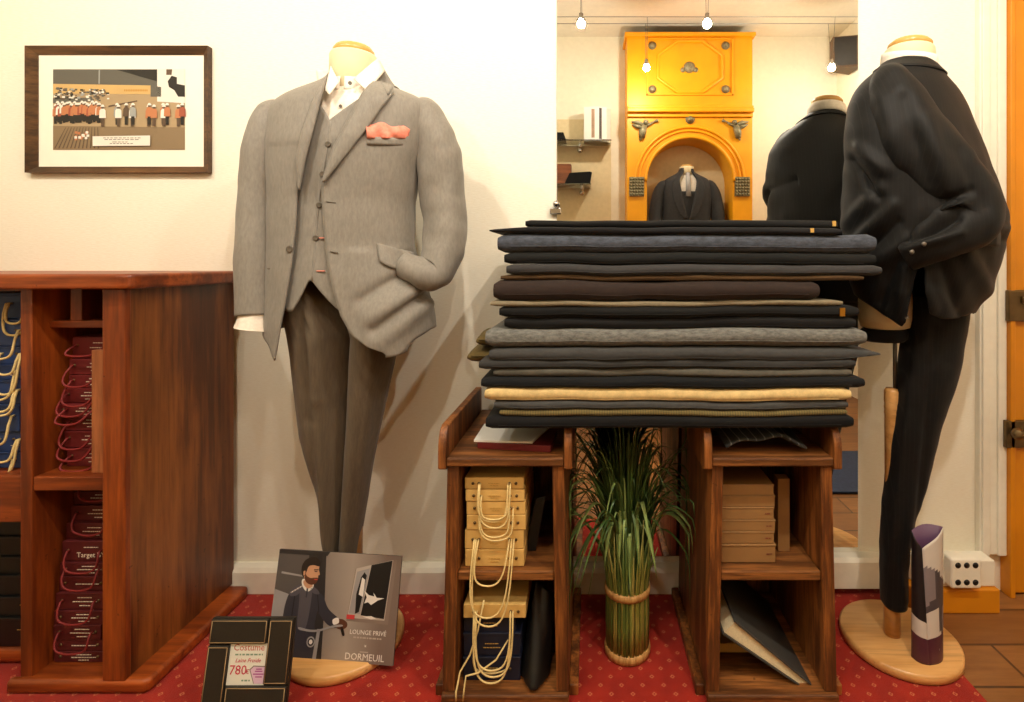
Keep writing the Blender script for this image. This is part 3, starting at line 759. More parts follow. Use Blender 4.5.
# glove, handlebar, bicycle
ps.blob(m, [(.53, .37), (.575, .385), (.615, .355), (.615, .315), (.58, .29), (.535, .305)], L*6, 12); ps.blob(m, [(.50, .375), (.54, .395), (.55, .35), (.51, .33)], L*7, 8)
ps.blob(m, [(.24, .285), (.32, .27), (.40, .278), (.50, .32), (.57, .335), (.58, .32), (.50, .30), (.40, .258), (.32, .25), (.24, .265)], L*7, 11)
ps.poly(m, [(.385, .28), (.41, .28), (.40, .0), (.37, .0)], L*7, 11); ps.blob(m, [(.565, .32), (.585, .31), (.605, .245), (.59, .235), (.575, .27)], L*6, 3)
for (r1, r2, mi, o) in ((.042, .05, 11, 7.2), (.030, .036, 3, 7.4), (.018, .022, 8, 7.6)):
    ps.poly(m, [(.345+r1*.8*math.cos(a/16*2*math.pi), .16+r2*math.sin(a/16*2*math.pi)) for a in range(16)], L*o, mi)
# picture within the picture
ps.poly(m, [(.605, .37), (.935, .36), (.965, .965), (.64, .86)], L*2, 13)
ps.poly(m, [(.610, .40), (.905, .395), (.935, .96), (.645, .86)], L*3, 9)
ps.poly(m, [(.715, .43), (.900, .41), (.93, .955), (.765, .90)], L*4, 3)
ps.poly(m, [(.620, .44), (.71, .44), (.755, .87), (.655, .83)], L*4, 11)
ps.poly(m, [(.67, .44), (.70, .46), (.735, .80), (.715, .83), (.69, .78), (.665, .62)], L*5, 3)
ps.poly(m, [(.685, .62), (.72, .60), (.725, .76), (.70, .78)], L*6, 8)
ps.poly(m, [(.725, .66), (.765, .62), (.81, .61), (.80, .645), (.83, .60), (.89, .60), (.84, .575), (.79, .53), (.765, .555), (.735, .54), (.75, .60)], L*5, 8)
ps.poly(m, [(.605, .43), (.67, .43), (.67, .39), (.605, .39)], L*5, 10); ps.poly(m, [(.73, .42), (.80, .43), (.84, .41), (.80, .40)], L*5, 8)
for k, (y0, y1) in enumerate(((.20, 0), (.195, 0))): pass
m.text('LOUNGE PRIVÉ', .0145, ps.mat(.785, .275, L*4), 8)
rnd = random.Random(9); u = .675
while u < .89:
    l = rnd.uniform(.012, .03); ps.poly(m, [(u, .222), (min(u+l, .895), .222), (min(u+l, .895), .236), (u, .236)], L*4, 9); u += l+.006
m.text('×', .012, ps.mat(.775, .155, L*4), 8)
ps.poly(m, [(.735, .098), (.80, .098), (.80, .108), (.735, .108)], L*4, 9)
m.text('DORMEUIL', .0215, ps.mat(.775, .055, L*4), 8)
m.build('printed_picture', pm, po)

# --- price frame
fr = Plane(P(199.6, 721, 1.165), P(285, 721, 1.165), P(213, 621, 1.2065), P(297, 619, 1.2132))
for q in ('bl', 'br', 'tl', 'tr'): setattr(fr, q, getattr(fr, q)+Vector((0, 0, .008)))
pf = thing('price_frame', 'black leather price frame with tan stitching on the red carpet', 'frame', fr(.5, 0))
m = MB(); fr.slab(m, 0, 1, 0, 1, -.008, 0); m.build('frame_back', M_blackleather, pf, bevel=.001)
for (u0, u1, v0, v1) in ((.0, .70, .735, 1), (.705, 1, .33, 1), (.27, 1, .0, .322), (0, .265, 0, .728)):
    m = MB(); fr.slab(m, u0+.004, u1-.004, v0+.004, v1-.004, 0, .007)
    pnl = m.build('leather_panel', M_blackleather, pf, bevel=.003)
    m = MB(); a = .022; e = .0017
    for (p, q) in (((u0+a, v0+a), (u1-a, v0+a)), ((u1-a, v0+a), (u1-a, v1-a)), ((u1-a, v1-a), (u0+a, v1-a)), ((u0+a, v1-a), (u0+a, v0+a))):
        m.tube([fr(*p, .007), fr(*q, .007)], .0009, 5)
    m.build('stitching', M_stitch, pnl)
cm = [flat('card_white', (232, 232, 222)), flat('ink_red', (196, 36, 70)), flat('ink_brown', (190, 100, 84)), flat('ink_green', (120, 150, 130)), flat('tag_lilac', (222, 190, 216)), flat('ink_purple', (170, 70, 150)), flat('tag_edge', (128, 120, 110))]
m = MB(); fr.poly(m, [(.262, .318), (.71, .318), (.71, .74), (.262, .74)], .001, 0)
m.text('Costume', .0195, fr.mat(.488, .695, .0013), 2)
for (v_, u0, u1, mi) in ((.625, .33, .66, 3), (.365, .44, .54, 3)):
    u = u0
    while u < u1:
        l = rnd.uniform(.02, .05); fr.poly(m, [(u, v_-.008), (min(u+l, u1), v_-.008), (min(u+l, u1), v_+.008), (u, v_+.008)], .0013, mi); u += l+.012
m.text('Laine Froide', .0118, fr.mat(.49, .565, .0013), 1, shear=.3)
m.text('780', .0275, fr.mat(.385, .465, .0013), 1); m.text('€', .013, fr.mat(.50, .45, .0013), 1)
fr.poly(m, [(.52, .475), (.565, .515), (.70, .51), (.70, .335), (.585, .335)], .0014, 6); fr.poly(m, [(.533, .472), (.572, .505), (.70, .50), (.70, .335), (.594, .335)], .0016, 4)
for v_, u0, u1 in ((.48, .60, .67), (.458, .59, .68), (.43, .57, .695), (.402, .60, .68)):
    fr.poly(m, [(u0, v_-.006), (u1, v_-.006), (u1, v_+.006), (u0, v_+.006)], .0018, 5)
m.build('price_card', cm, pf)
m = MB(); m.hexa([fr(.42, .0, -.008), fr(.58, .0, -.008), fr(.58, 0, -.008)+Vector((0, .07, -.001)), fr(.42, 0, -.008)+Vector((0, .07, -.001)), fr(.42, .7, -.009), fr(.58, .7, -.009), fr(.58, .7, -.012), fr(.42, .7, -.012)])
m.build('easel_strut', M_blackleather, pf)

# --- framed photograph on the wall
fx0, fx1, fz0, fz1 = X(24.5, 1.612), X(207.5, 1.612), Zp(172.5, 1.612), Zp(45.5, 1.612)
M_frame = wood('walnut_frame', (62, 38, 18), (112, 76, 42), 'X', 20, .35, knots=False)
ph = thing('framed_photograph', 'dark framed crowd photograph hanging on the cream wall', 'picture', ((fx0+fx1)/2, WALL-.001, fz0))
fw = .028
m = MB()
def mitre(a, b, c, d, y0, y1, mi=0): m.hexa([(*a[:1], y0, a[1]), (*b[:1], y0, b[1]), (*b[:1], y1, b[1]), (*a[:1], y1, a[1]), (*d[:1], y0, d[1]), (*c[:1], y0, c[1]), (*c[:1], y1, c[1]), (*d[:1], y1, d[1])], mi)
o4 = [(fx0, fz0), (fx1, fz0), (fx1, fz1), (fx0, fz1)]; i4 = [(fx0+.034, fz0+.020), (fx1-.018, fz0+.020), (fx1-.018, fz1-.026), (fx0+.034, fz1-.026)]
for k in range(4):
    j = (k+1) % 4
    a, b, c, d = o4[k], o4[j], i4[j], i4[k]
    m.add([(a[0], 1.612, a[1]), (b[0], 1.612, b[1]), (c[0], 1.620, c[1]), (d[0], 1.620, d[1]), (a[0], 1.632, a[1]), (b[0], 1.632, b[1]), (c[0], 1.632, c[1]), (d[0], 1.632, d[1])],
          [(0, 1, 2, 3), (7, 6, 5, 4), (0, 4, 5, 1), (3, 2, 6, 7)], 0)
m.build('frame', M_frame, ph)
MB().box(fx0+.01, fx1-.01, 1.6225, 1.631, fz0+.01, fz1-.01).build('mount_board', plain('mount_card', (246, 242, 228), .8, var=.01), ph)
pp = Plane(Vector((X(52.5, 1.62), 1.622, Zp(149.5, 1.615))), Vector((X(184.5, 1.62), 1.622, Zp(149.5, 1.615))), Vector((X(52.5, 1.62), 1.622, Zp(68.5, 1.615))), Vector((X(185.5, 1.62), 1.622, Zp(68.5, 1.615))))
fm = [flat('ph_sand', (172, 150, 116)), flat('ph_grey', (96, 94, 86)), flat('ph_tan', (206, 172, 112)), flat('ph_dark', (36, 34, 30)), flat('ph_white', (232, 228, 218)),
      flat('ph_orange', (190, 124, 84)), flat('ph_paleblue', (156, 160, 158)), flat('ph_brown', (92, 74, 58)), flat('ph_red', (160, 84, 62)), flat('ph_lower', (136, 116, 88)), flat('ph_sign', (190, 140, 60))]
m = MB(); L = .0002
pp.poly(m, [(0, 0), (1, 0), (1, 1), (0, 1)], L, 0)
pp.poly(m, [(0, 0), (1, 0), (1, .28), (0, .30)], L*2, 9)
pp.poly(m, [(0, .81), (.8, .78), (.8, 1), (0, 1)], L*2, 1); pp.poly(m, [(.48, .995), (.79, .85), (.79, 1)], L*3, 3)
pp.poly(m, [(0, .70), (.74, .69), (.74, .80), (0, .82)], L*3, 2); pp.poly(m, [(.74, .66), (.82, .66), (.82, .78), (.74, .80)], L*3, 1)
pp.poly(m, [(.79, .60), (1, .58), (1, 1), (.79, 1)], L*3, 4)
pp.poly(m, [(.345, .82), (.355, .82), (.357, .99), (.347, .99)], L*4, 6)
pp.poly(m, [(.87, .85), (.9, .92), (.94, .9), (.94, .82), (1, .8), (1, .66), (.95, .66), (.92, .74), (.88, .78)], L*4, 3); pp.poly(m, [(.86, .93), (.90, .93), (.905, 1), (.86, 1)], L*5, 7)
rnd = random.Random(4)
for k in range(150):      # crowd in the stand
    u = rnd.uniform(.01, .42); v = rnd.uniform(.63, .77)-(.05*u); s = rnd.uniform(.006, .012)
    pp.poly(m, [(u-s, v-s), (u+s, v-s), (u+s, v+s), (u-s, v+s)], L*4+k*1e-6, rnd.choice((3, 4, 1, 6, 7)))
pp.poly(m, [(0, .58), (.3, .60), (.3, .65), (0, .64)], L*4, 1)
for k in range(14): pp.poly(m, [(.54+k*.013, .725), (.549+k*.013, .725), (.549+k*.013, .75), (.54+k*.013, .75)], L*4, 10)
pp.poly(m, [(.42, .53), (.64, .60), (.64, .615), (.42, .55)], L*4, 7)
def figure(u, v, s, body, leg, o):
    pp.poly(m, [(u-.010*s, v), (u+.010*s, v), (u+.012*s, v+.10*s), (u-.012*s, v+.10*s)], o, leg)
    pp.poly(m, [(u-.022*s, v+.09*s), (u+.022*s, v+.09*s), (u+.020*s, v+.17*s), (u+.008*s, v+.195*s), (u-.008*s, v+.195*s), (u-.020*s, v+.17*s)], o+1e-5, body)
    pp.poly(m, [(u-.009*s, v+.19*s), (u+.009*s, v+.19*s), (u+.009*s, v+.215*s), (u-.009*s, v+.215*s)], o+2e-5, 7)
    pp.poly(m, [(u-.015*s, v+.21*s), (u+.015*s, v+.21*s), (u+.006*s, v+.235*s), (u-.006*s, v+.235*s)], o+3e-5, 4)
for k in range(26): figure(.02+.0135*k+rnd.uniform(-.004, .004), .34+rnd.uniform(-.02, .03), 1.05, rnd.choice((5, 8, 5, 4)), 3, L*5+k*4e-5)
for k, (u, b) in enumerate(((.38, 4), (.49, 6), (.50, 4), (.56, 7), (.605, 4), (.61, 6), (.73, 5), (.735, 5), (.77, 5), (.84, 5), (.845, 4), (.87, 5), (.955, 5), (.985, 8))):
    figure(u, .29+.02*(k % 2), 1.15, b, 3 if k % 2 else 7, L*12+k*4e-5)
for k in range(12): pp.poly(m, [(.01+.03*k, .02), (.02+.03*k, .02), (.10+.022*k, .28), (.095+.022*k, .28)], L*4, 7)
for k in range(16):
    u = rnd.uniform(.17, .27); v = rnd.uniform(.13, .22); pp.poly(m, [(u-.01, v-.015), (u+.01, v-.015), (u+.01, v+.015), (u-.01, v+.015)], L*6+k*1e-5, rnd.choice((5, 8, 4)))
pp.poly(m, [(.31, .045), (.745, .05), (.745, .175), (.31, .165)], L*24, 4)
for v_, a, b in ((.145, .39, .68), (.125, .40, .66), (.095, .46, .58), (.075, .44, .60)):
    u = a
    while u < b: l = rnd.uniform(.01, .035); pp.poly(m, [(u, v_-.004), (u+l, v_-.004), (u+l, v_+.004), (u, v_+.004)], L*25, 1); u += l+.008
m.build('photo_print', fm, ph)

# --- curved brochure standing on the right mannequin base
br = thing('brochure', 'curved purple and white brochure standing on the round oak base', 'brochure', P(929, 668, 1.293))
bm1 = [flat('brochure_purple', (92, 62, 92)), flat('brochure_plum', (78, 36, 52)), flat('brochure_white', (206, 198, 190)), flat('brochure_black', (26, 22, 26)), flat('brochure_grey', (132, 122, 126)), flat('brochure_dkgrey', (74, 66, 70))]
zb_ = .0285; zt0 = Zp(545, 1.30)
def bro(side, u, v):
    # side 0: front-right face (photo), side 1: front-left face (dark)
    e0 = P(929.5, 666, 1.290).lerp(P(922, 666, 1.297), v); e0.z = 0
    a1 = Vector((X(943, 1.318), 1.318, 0)); b1 = Vector((X(911.5, 1.318), 1.318, 0))
    q = e0.lerp(a1 if side == 0 else b1, u)
    bul = .006*math.sin(math.pi*u)*(1 if side == 0 else -1)
    q = q+Vector((bul, -.006*math.sin(math.pi*u), 0))
    topz = zt0-.008+(.045 if side == 0 else .035)*u**.8
    return Vector((q.x-.004*v*0, q.y, zb_+(topz-zb_)*v))
m = MB()
NU, NV = 8, 36
for side in (0, 1):
    o = len(m.v); m.add([bro(side, i/NU, j/NV) for j in range(NV+1) for i in range(NU+1)], [])
    for j in range(NV):
        for i in range(NU):
            u, v = (i+.5)/NU, (j+.5)/NV
            if v < .22: mi = 1
            elif side == 1: mi = 3 if v > .5 else (2 if v < .36 else 3)
            else:
                k1 = .52+.25*(u-.3)+.05*math.sin(9*u); 
                if v > .70 - .25*(u-.6): mi = 2
                elif v > k1: mi = 4 if u < .35 else 5
                elif v > .46-.05*u: mi = 5
                else: mi = 2 if u < .55-.25*(v-.3) or (v < .3 and u < .5) else (5 if u < .8 else 4)
            m.f.append([o+j*(NU+1)+i, o+j*(NU+1)+i+1, o+(j+1)*(NU+1)+i+1, o+(j+1)*(NU+1)+i]); m.mi.append(mi); m.sm.append(True)
m.build('printed_cover', bm1, br, solid=.0012)
m = MB()
def bback(u, v):
    a = bro(1, 1, 1); b = bro(0, 1, 1)
    q = a.lerp(b, u); q.y += .012*math.sin(math.pi*u); return Vector((q.x, q.y, zb_+(q.z+.006*math.sin(math.pi*u)-zb_)*v))
m.grid(8, 6, bback); m.build('inner_face', bm1[0], br, solid=.0012)
m = MB()
for k in range(4): pass
m.hexa([bro(0, .45, .105)+Vector((0, -.001, 0)), bro(0, .8, .135)+Vector((0, -.001, 0)), bro(0, .8, .135), bro(0, .45, .105), bro(0, .45, .12)+Vector((0, -.001, 0)), bro(0, .8, .15)+Vector((0, -.001, 0)), bro(0, .8, .15), bro(0, .45, .12)])
m.build('printed_text', bm1[4], br)

# --- socket block on the skirting
so = thing('socket_block', 'white multi-way electrical socket block on the skirting by the orange door', 'socket', P(963, 588, 1.515))
m = MB(); s0, s1 = X(949, 1.507), X(980, 1.507)
m.box(s0, s1, 1.498, 1.5335, Zp(589, 1.50), Zp(558.5, 1.50)); m.build('housing', M_white, so, bevel=.008, seg=4)
for r_ in range(2):
    for c_ in range(3):
        q = MB(); cx_ = s0+(s1-s0)*(.22+.28*c_); cz_ = Zp(565 if r_ == 0 else 582, 1.50); q.tube([(cx_, 1.4972, cz_), (cx_, 1.499, cz_)], .0085, 16); q.build('socket_hole', M_black, so)
q = MB(); q.box(X(939, 1.53), X(945, 1.53), 1.528, 1.5335, Zp(584, 1.53), Zp(562, 1.53)); q.build('cable_clip', M_white, so, bevel=.002)
# ================================================================== MANNEQUINS
class Torso:
    """stack of elliptical rings; table rows: picture y, left and right outline, half depth, centre depth"""
    def __init__(s, rows, zref):
        s.t = []
        for py, xl, xr, d, cy in rows:
            mL, mR = (xl-PX)/F, (xr-PX)/F
            lo, hi = 0.0, 1.0
            for _ in range(60):
                w_ = (lo+hi)/2
                if mL*cy+math.sqrt(w_*w_+(mL*d)**2) > mR*cy-math.sqrt(w_*w_+(mR*d)**2): hi = w_
                else: lo = w_
            cx = mL*cy+math.sqrt(w_*w_+(mL*d)**2)
            s.t.append((Zp(py, zref), cx, w_, d, cy))
        s.t.sort()
    def ring(s, z):
        def g(k):
            tab = [(r[0], r[k]) for r in s.t]; return smooth(tab, z, .010)
        return g(1), g(2), g(3), g(4)
    def pt(s, th, z, off=0):
        cx, w_, d, cy = s.ring(z); p = 2.25
        sn, cs = math.sin(th), math.cos(th)
        q = lambda v: math.copysign(abs(v)**(2/p), v)
        return Vector((cx+(w_+off)*q(sn), cy-(d+off)*q(cs), z))
    def th_front(s, x, z):
        cx, w_, d, cy = s.ring(z); v = max(-1, min(1, (x-cx)/w_)); return math.asin(math.copysign(abs(v)**(2.25/2), v))
    def S(s, px, py, off=0):     # the point of the front surface that the picture shows at px, py
        y = 1.28
        for _ in range(8):
            x, z = X(px, y), Zp(py, y); cx, w_, d, cy = s.ring(z)
            v = max(-.995, min(.995, (x-cx)/w_)); y = cy-(d+off)*(1-abs(v)**2.25)**(1/2.25)
        return Vector((X(px, y), y, Zp(py, y)))
def folds(q, s=1.0, f=9, amp=.006):
    return s*(amp*nz(q.x*f+3, q.y*f, q.z*f*.6)+amp*.35*nz(q.x*f*3, q.y*f*3+5, q.z*f*2))

def ridge(q, n, lst):
    px = PX+q.x*F/q.y; py = PY-(q.z-HC)*F/q.y; t = 0
    for (ax, ay, bx, by, wd, hh) in lst:
        dx, dy = bx-ax, by-ay; k = max(0, min(1, ((px-ax)*dx+(py-ay)*dy)/(dx*dx+dy*dy)))
        t += hh*math.exp(-(math.hypot(px-ax-k*dx, py-ay-k*dy)/wd)**2)*(1-.4*abs(2*k-1))
    return q+n*t
TRID = [(308, 290, 316, 400, 4, .018), (316, 400, 326, 590, 3.5, .016), (298, 300, 308, 420, 6, -.016), (310, 420, 320, 560, 4, -.010), (330, 300, 334, 560, 6, -.006), (374, 345, 352, 590, 3.5, .016), (384, 350, 362, 500, 5, -.008)]
# ---------------------------------------------------------------- grey suit
LB = thing('suit_mannequin', 'tailor mannequin in grey three-piece suit with coral pocket square', 'mannequin', (-.669, 1.40, .004), 'tailor mannequins')
def base_disc(parent, cx, cy, z0, r):
    m = MB(); m.lathe([(r-.006, 0), (r, .005), (r, .021), (r-.006, .026), (.001, .026)], (cx, cy, z0), 72); return m.build('base', M_oak, parent)
base_disc(LB, -.669, 1.40, .004, .15)
m = MB(); m.tube([(-.669, 1.445, .03), (-.665, 1.445, .4), (-.655, 1.425, .95)], .021, 16); m.build('stand_pole', M_oak, LB)
TL = Torso([(60, 333, 375, .056, 1.42), (67, 331, 378, .062, 1.42), (73, 325, 386, .070, 1.42), (79, 315, 395, .078, 1.415), (86, 296, 411, .088, 1.41), (93, 281, 425, .095, 1.405), (102, 272, 432, .100, 1.40), (115, 268, 432, .106, 1.40),
            (140, 267, 426, .112, 1.395), (165, 268, 419, .112, 1.395), (200, 270, 413, .106, 1.395), (245, 269, 413, .110, 1.395), (275, 268, 422, .120, 1.395), (310, 267, 432, .128, 1.395), (345, 268, 434, .132, 1.395), (370, 268, 434, .134, 1.395)], 1.33)
EL = [(62, 330), (75, 326), (90, 322), (110, 317), (130, 312), (154, 305.5), (190, 298), (225, 296.5), (250, 294), (280, 288), (310, 281.5), (340, 276), (362, 271.5)]
ER = [(62, 381), (72, 377), (94, 362), (120, 348), (148, 334), (182, 322.5), (200, 323), (230, 325), (260, 328), (290, 334), (316, 341.5), (335, 352), (347, 366), (354, 382)]
HEM = [(0, 356), (.02, 356), (.06, 352), (.14, 340), (.22, 333), (.3, 332), (.7, 334), (.9, 336), (.965, 345), (1.0, 361)]
def jacket_pt(s_, t):
    hz = Zp(smooth(HEM, s_, .012), 1.30); z = hz+(Zp(63, 1.36)-hz)*t
    pr = PY+(HC-z)*F/1.29
    _c, _w, _d, _cy = TL.ring(z); yl = _cy-_d*.97; pr = PY+(HC-z)*F/yl
    xr, xl = X(interp(ER, pr), yl), X(interp(EL, pr), yl)
    a = TL.th_front(xr, z); b = TL.th_front(xl, z)+2*math.pi
    th = a+(b-a)*s_
    flare = .012*max(0, (1.0-z)/.2)*0
    q = TL.pt(th, z)
    am = .25 if z > 1.35 else .9
    n = (q-Vector((TL.ring(z)[0], TL.ring(z)[3], z))).normalized()
    q = q+n*folds(q, am, 7, .006)
    # big pull fold from the pocketed hand across the skirt
    if s_ < .25 and z < 1.08:
        px = PX+q.x*F/q.y; py = PY-(q.z-HC)*F/q.y
        for (ax, ay, bx, by, wd, hh) in ((420, 283, 372, 318, 8, .026), (428, 300, 378, 342, 9, .016), (412, 272, 362, 300, 7, -.018), (424, 292, 374, 331, 6, -.014), (395, 215, 412, 262, 8, -.010), (360, 230, 356, 290, 12, .006)):
            dx, dy = bx-ax, by-ay; L2 = dx*dx+dy*dy; k = max(0, min(1, ((px-ax)*dx+(py-ay)*dy)/L2))
            dd = math.hypot(px-ax-k*dx, py-ay-k*dy); q = q+n*hh*math.exp(-(dd/wd)**2)*(1-.5*k)
    return q
m = MB(); m.grid(150, 110, jacket_pt)
jk = m.build('jacket', M_grey_suit, LB, solid=.004, offset=1)
def strip(fn, nu, nv, name, mat, parent, solid=.003, sub=0):
    m = MB(); m.grid(nu, nv, fn); return m.build(name, mat, parent, solid=solid, offset=0, sub=sub)
# lapels
LRI = [(70, 382), (94, 363), (120, 349), (148, 334.5), (182, 322)]; LRO = [(92, 395), (108, 380), (125, 367), (140, 355), (160, 340), (182, 324)]
def lap_r(u, v):
    t = v; yi = 71+(182-71)*t; yo = 93.5+(182-93.5)*t
    a = (interp(LRI, yi), yi); b = (interp(LRO, yo)+3*math.sin(math.pi*t), yo)
    px, py = a[0]+(b[0]-a[0])*u, a[1]+(b[1]-a[1])*u
    return TL.S(px, py, .008+.010*math.sin(math.pi*min(1, u*.75+.08))*(1-.5*t))
strip(lap_r, 12, 40, 'lapel', M_grey_suit, jk)
def lap_l(u, v):
    y0 = 73+(190-73)*v
    xi = interp(EL, y0)+1.5; wd = interp([(73, 3), (100, 9), (130, 12), (160, 10), (190, 1)], y0)
    return TL.S(xi-wd*u, y0+4*u*(1-v), .007+.008*math.sin(math.pi*min(1, u*.8+.08)))
strip(lap_l, 8, 40, 'lapel', M_grey_suit, jk)
# collar: round the neck from one lapel notch to the other
def collar(u, v):
    th = -1.05+(2*math.pi-2*1.05+.55)*0
    a0, a1 = math.radians(80), math.radians(280)
    a = a0+(a1-a0)*u
    back = .5-.5*math.cos(2*math.pi*u)
    ztop = Zp(70, 1.36)+.026*back; wdt = .040
    off = .006+.012*v
    z = ztop-wdt*v*(.8+.25*back)
    q = TL.pt(a, z, off); return q
strip(collar, 60, 6, 'collar', M_grey_suit, jk, .004)
def col_r(u, v):
    a = (381+(394.5-381)*v, 64+(86-64)*v); b = (376+(388-376)*v, 76+(95-76)*v)
    return TL.S(a[0]+(b[0]-a[0])*u, a[1]+(b[1]-a[1])*u, .014+.006*v)
strip(col_r, 6, 8, 'collar', M_grey_suit, jk, .004)
# waistcoat, shirt
def wc(u, v):
    yt = 93+27*max(0, 1-abs(u-.46)/.46)
    bb_ = [(0, 303), (.2, 312), (.26, 311), (.47, 281), (.53, 281), (.86, 311), (.92, 309), (1, 302)]
    yb = interp(bb_, u); py = yt+(yb-yt)*v
    l, r = interp(EL, py)-9, interp(ER, py)+10
    return TL.S(l+(r-l)*u, py, -.018+.006*math.sin(math.pi*u))
wcst = strip(wc, 40, 60, 'waistcoat', M_grey_suit, LB, .003)
def wc_edge(u, v):
    py = interp([(0, 121), (1, 281)], v); px = interp([(121, 331), (200, 318.5), (240, 315), (281, 312)], py)
    return TL.S(px+2.2*(u-.5), py, -.0105)
strip(wc_edge, 3, 30, 'front_edge', M_grey_suit, wcst, .001)
def button(px, py, off, parent, r=.0075, mat=M_btn, tor=TL):
    c = tor.S(px, py, off); m = MB(); T = Matrix.Rotation(math.pi/2, 3, 'X')
    m.lathe([(r*.6, -.002), (r, -.001), (r, .001), (r*.8, .0018), (r*.5, .001), (.001, .001)], c, 16, tilt=T); return m.build('button', mat, parent)
for (px, py) in ((328, 144), (322.5, 174), (319, 205), (315.6, 238)): button(px, py, -.009, wcst)
for (px, py) in ((322.5, 238), (320, 271)):
    m = MB(); m.tube([TL.S(px-3.5, py, -.008), TL.S(px+5, py, -.008)], .0014, 6); m.build('buttonhole', M_pink, wcst)
def sh(u, v):
    py = 70+56*v; l, r = 316+7*v, 372-10*v
    return TL.S(l+(r-l)*u, py, -.026 if v > .3 else -.026+.012*(.3-v))
shirt = strip(sh, 20, 24, 'shirt', M_shirt, LB, .002)
neck = (-.655, 1.415)
m = MB(); m.lathe([(.062, Zp(105, 1.4)), (.062, Zp(70, 1.4)), (.0615, Zp(56, 1.4)), (.0585, Zp(53.5, 1.4))], (*neck, 0), 40); m.build('neck', M_cream, LB)
m = MB(); m.lathe([(.050, Zp(54, 1.4)), (.0535, Zp(52, 1.4)), (.053, Zp(49, 1.4)), (.046, Zp(45.5, 1.4)), (.03, Zp(44.2, 1.4)), (.001, Zp(43.8, 1.4))], (*neck, 0), 40); m.build('neck_cap', M_capwood, LB)
def scol(u, v):
    a = math.radians(5)+math.radians(350)*u; back = .5-.5*math.cos(2*math.pi*u)
    z = Zp(90, 1.35)+(.036+.030*back)*v
    r = .066+.006*(1-v); return Vector((neck[0]+r*math.sin(a), neck[1]-r*math.cos(a), z))
strip(scol, 60, 6, 'shirt_collar', M_shirt, shirt, .003)
def wing(pts, name):
    m = MB(); q = [TL.S(px, py, o) for px, py, o in pts]
    def f(u, v): return q[0]*(1-u)*(1-v)+q[1]*u*(1-v)+q[2]*u*v+q[3]*(1-u)*v+Vector((0, -.004*math.sin(math.pi*u)*math.sin(math.pi*v), 0))
    m.grid(8, 8, f); return m.build(name, M_shirt, shirt, solid=.003)
wing([(378, 58, .020), (385, 71, .012), (367.5, 91, .004), (353.5, 79, .010)], 'collar_wing')
wing([(331, 66, .016), (339, 82, .010), (329.5, 95, .004), (325, 90, .004)], 'collar_wing')
button(350, 83, .006, shirt, .005); button(340.5, 106, -.020, shirt, .0042)
# breast pocket with square
def welt(u, v): return TL.S(367+40*u, 136.5+1.5*u+(8*v), .0075)
strip(welt, 10, 4, 'breast_pocket', M_grey_suit, jk, .002)
def psq(u, v):
    top = 123+6*u-1.5*math.sin(u*math.pi)+1.6*math.sin(u*13)
    py = 138.5+(top-138.5)*v; px = 367+41*u+(-1+3*u)*v
    return TL.S(px, py, .008+.010*math.sin(math.pi*v)*(.6+.4*math.sin(u*9+1))+.004*math.sin(u*17+v*4))
strip(psq, 30, 10, 'pocket_square', M_pink, jk, .002)
def flap(u, v):
    a = (376.5+(414-376.5)*u, 243+(252.5-243)*u); b = (379.5+(411-379.5)*u, 261+6*math.sin(math.pi*u*.9)+3*u)
    return TL.S(a[0]+(b[0]-a[0])*v, a[1]+(b[1]-a[1])*v, .007+.014*v*math.sin(math.pi*min(1, u+.15)))
strip(flap, 14, 8, 'pocket_flap', M_grey_suit, jk, .003)
button(289.6, 249, .008, jk, .009)
for (a, b) in (((326, 201.5), (336, 203)), ((330, 251.5), (338, 253))):
    m = MB(); m.tube([TL.S(*a, .006), TL.S(*b, .006)], .0012, 6); m.build('buttonhole', M_grey_dark, jk)
# sleeves
def sleeve(name, pts, mat, parent, amp=.008, f=10, n=36, solid=.003, seedx=0):
    ps_ = [Vector(p) for p, _ in pts]; rs = [r for _, r in pts]
    # Catmull-Rom resample
    path, rad = [], []
    K = 14
    for i in range(len(ps_)-1):
        p0, p1, p2, p3 = ps_[max(i-1, 0)], ps_[i], ps_[i+1], ps_[min(i+2, len(ps_)-1)]
        for k in range(K+(i == len(ps_)-2)):
            t = k/K
            path.append(.5*((2*p1)+(p2-p0)*t+(2*p0-5*p1+4*p2-p3)*t*t+(3*p1-p0-3*p2+p3)*t**3))
            rad.append(tuple(rs[i][j]+(rs[i+1][j]-rs[i][j])*t for j in (0, 1)))
    m = MB(); m.tube(path, rad, n, caps=False, up=(1, 0, 0), disp=lambda q: folds(q+Vector((seedx, 0, 0)), 1, f, amp))
    # close the shoulder end with a dome
    return m.build(name, mat, parent, solid=solid, offset=-1)
Q = lambda px, py, Y: P(px, py, Y)
sleeve('sleeve', [(Q(282, 105, 1.40), (.006, .010)), (Q(280, 107, 1.398), (.022, .036)), (Q(277, 114, 1.395), (.038, .054)), (Q(271.5, 130, 1.39), (.048, .063)), (Q(265, 155, 1.38), (.052, .064)), (Q(259, 205, 1.37), (.047, .058)), (Q(256.5, 260, 1.355), (.046, .054)), (Q(255, 316, 1.335), (.045, .047))], M_grey_suit, jk, .005)
def rcuff(pts, name, mat, parent, rx, ry): pass
sleeve('shirt_cuff', [(Q(255, 308, 1.335), (.036, .037)), (Q(254, 318, 1.332), (.038, .038)), (Q(252, 329, 1.33), (.044, .044))], M_shirt, shirt, .006, 20)
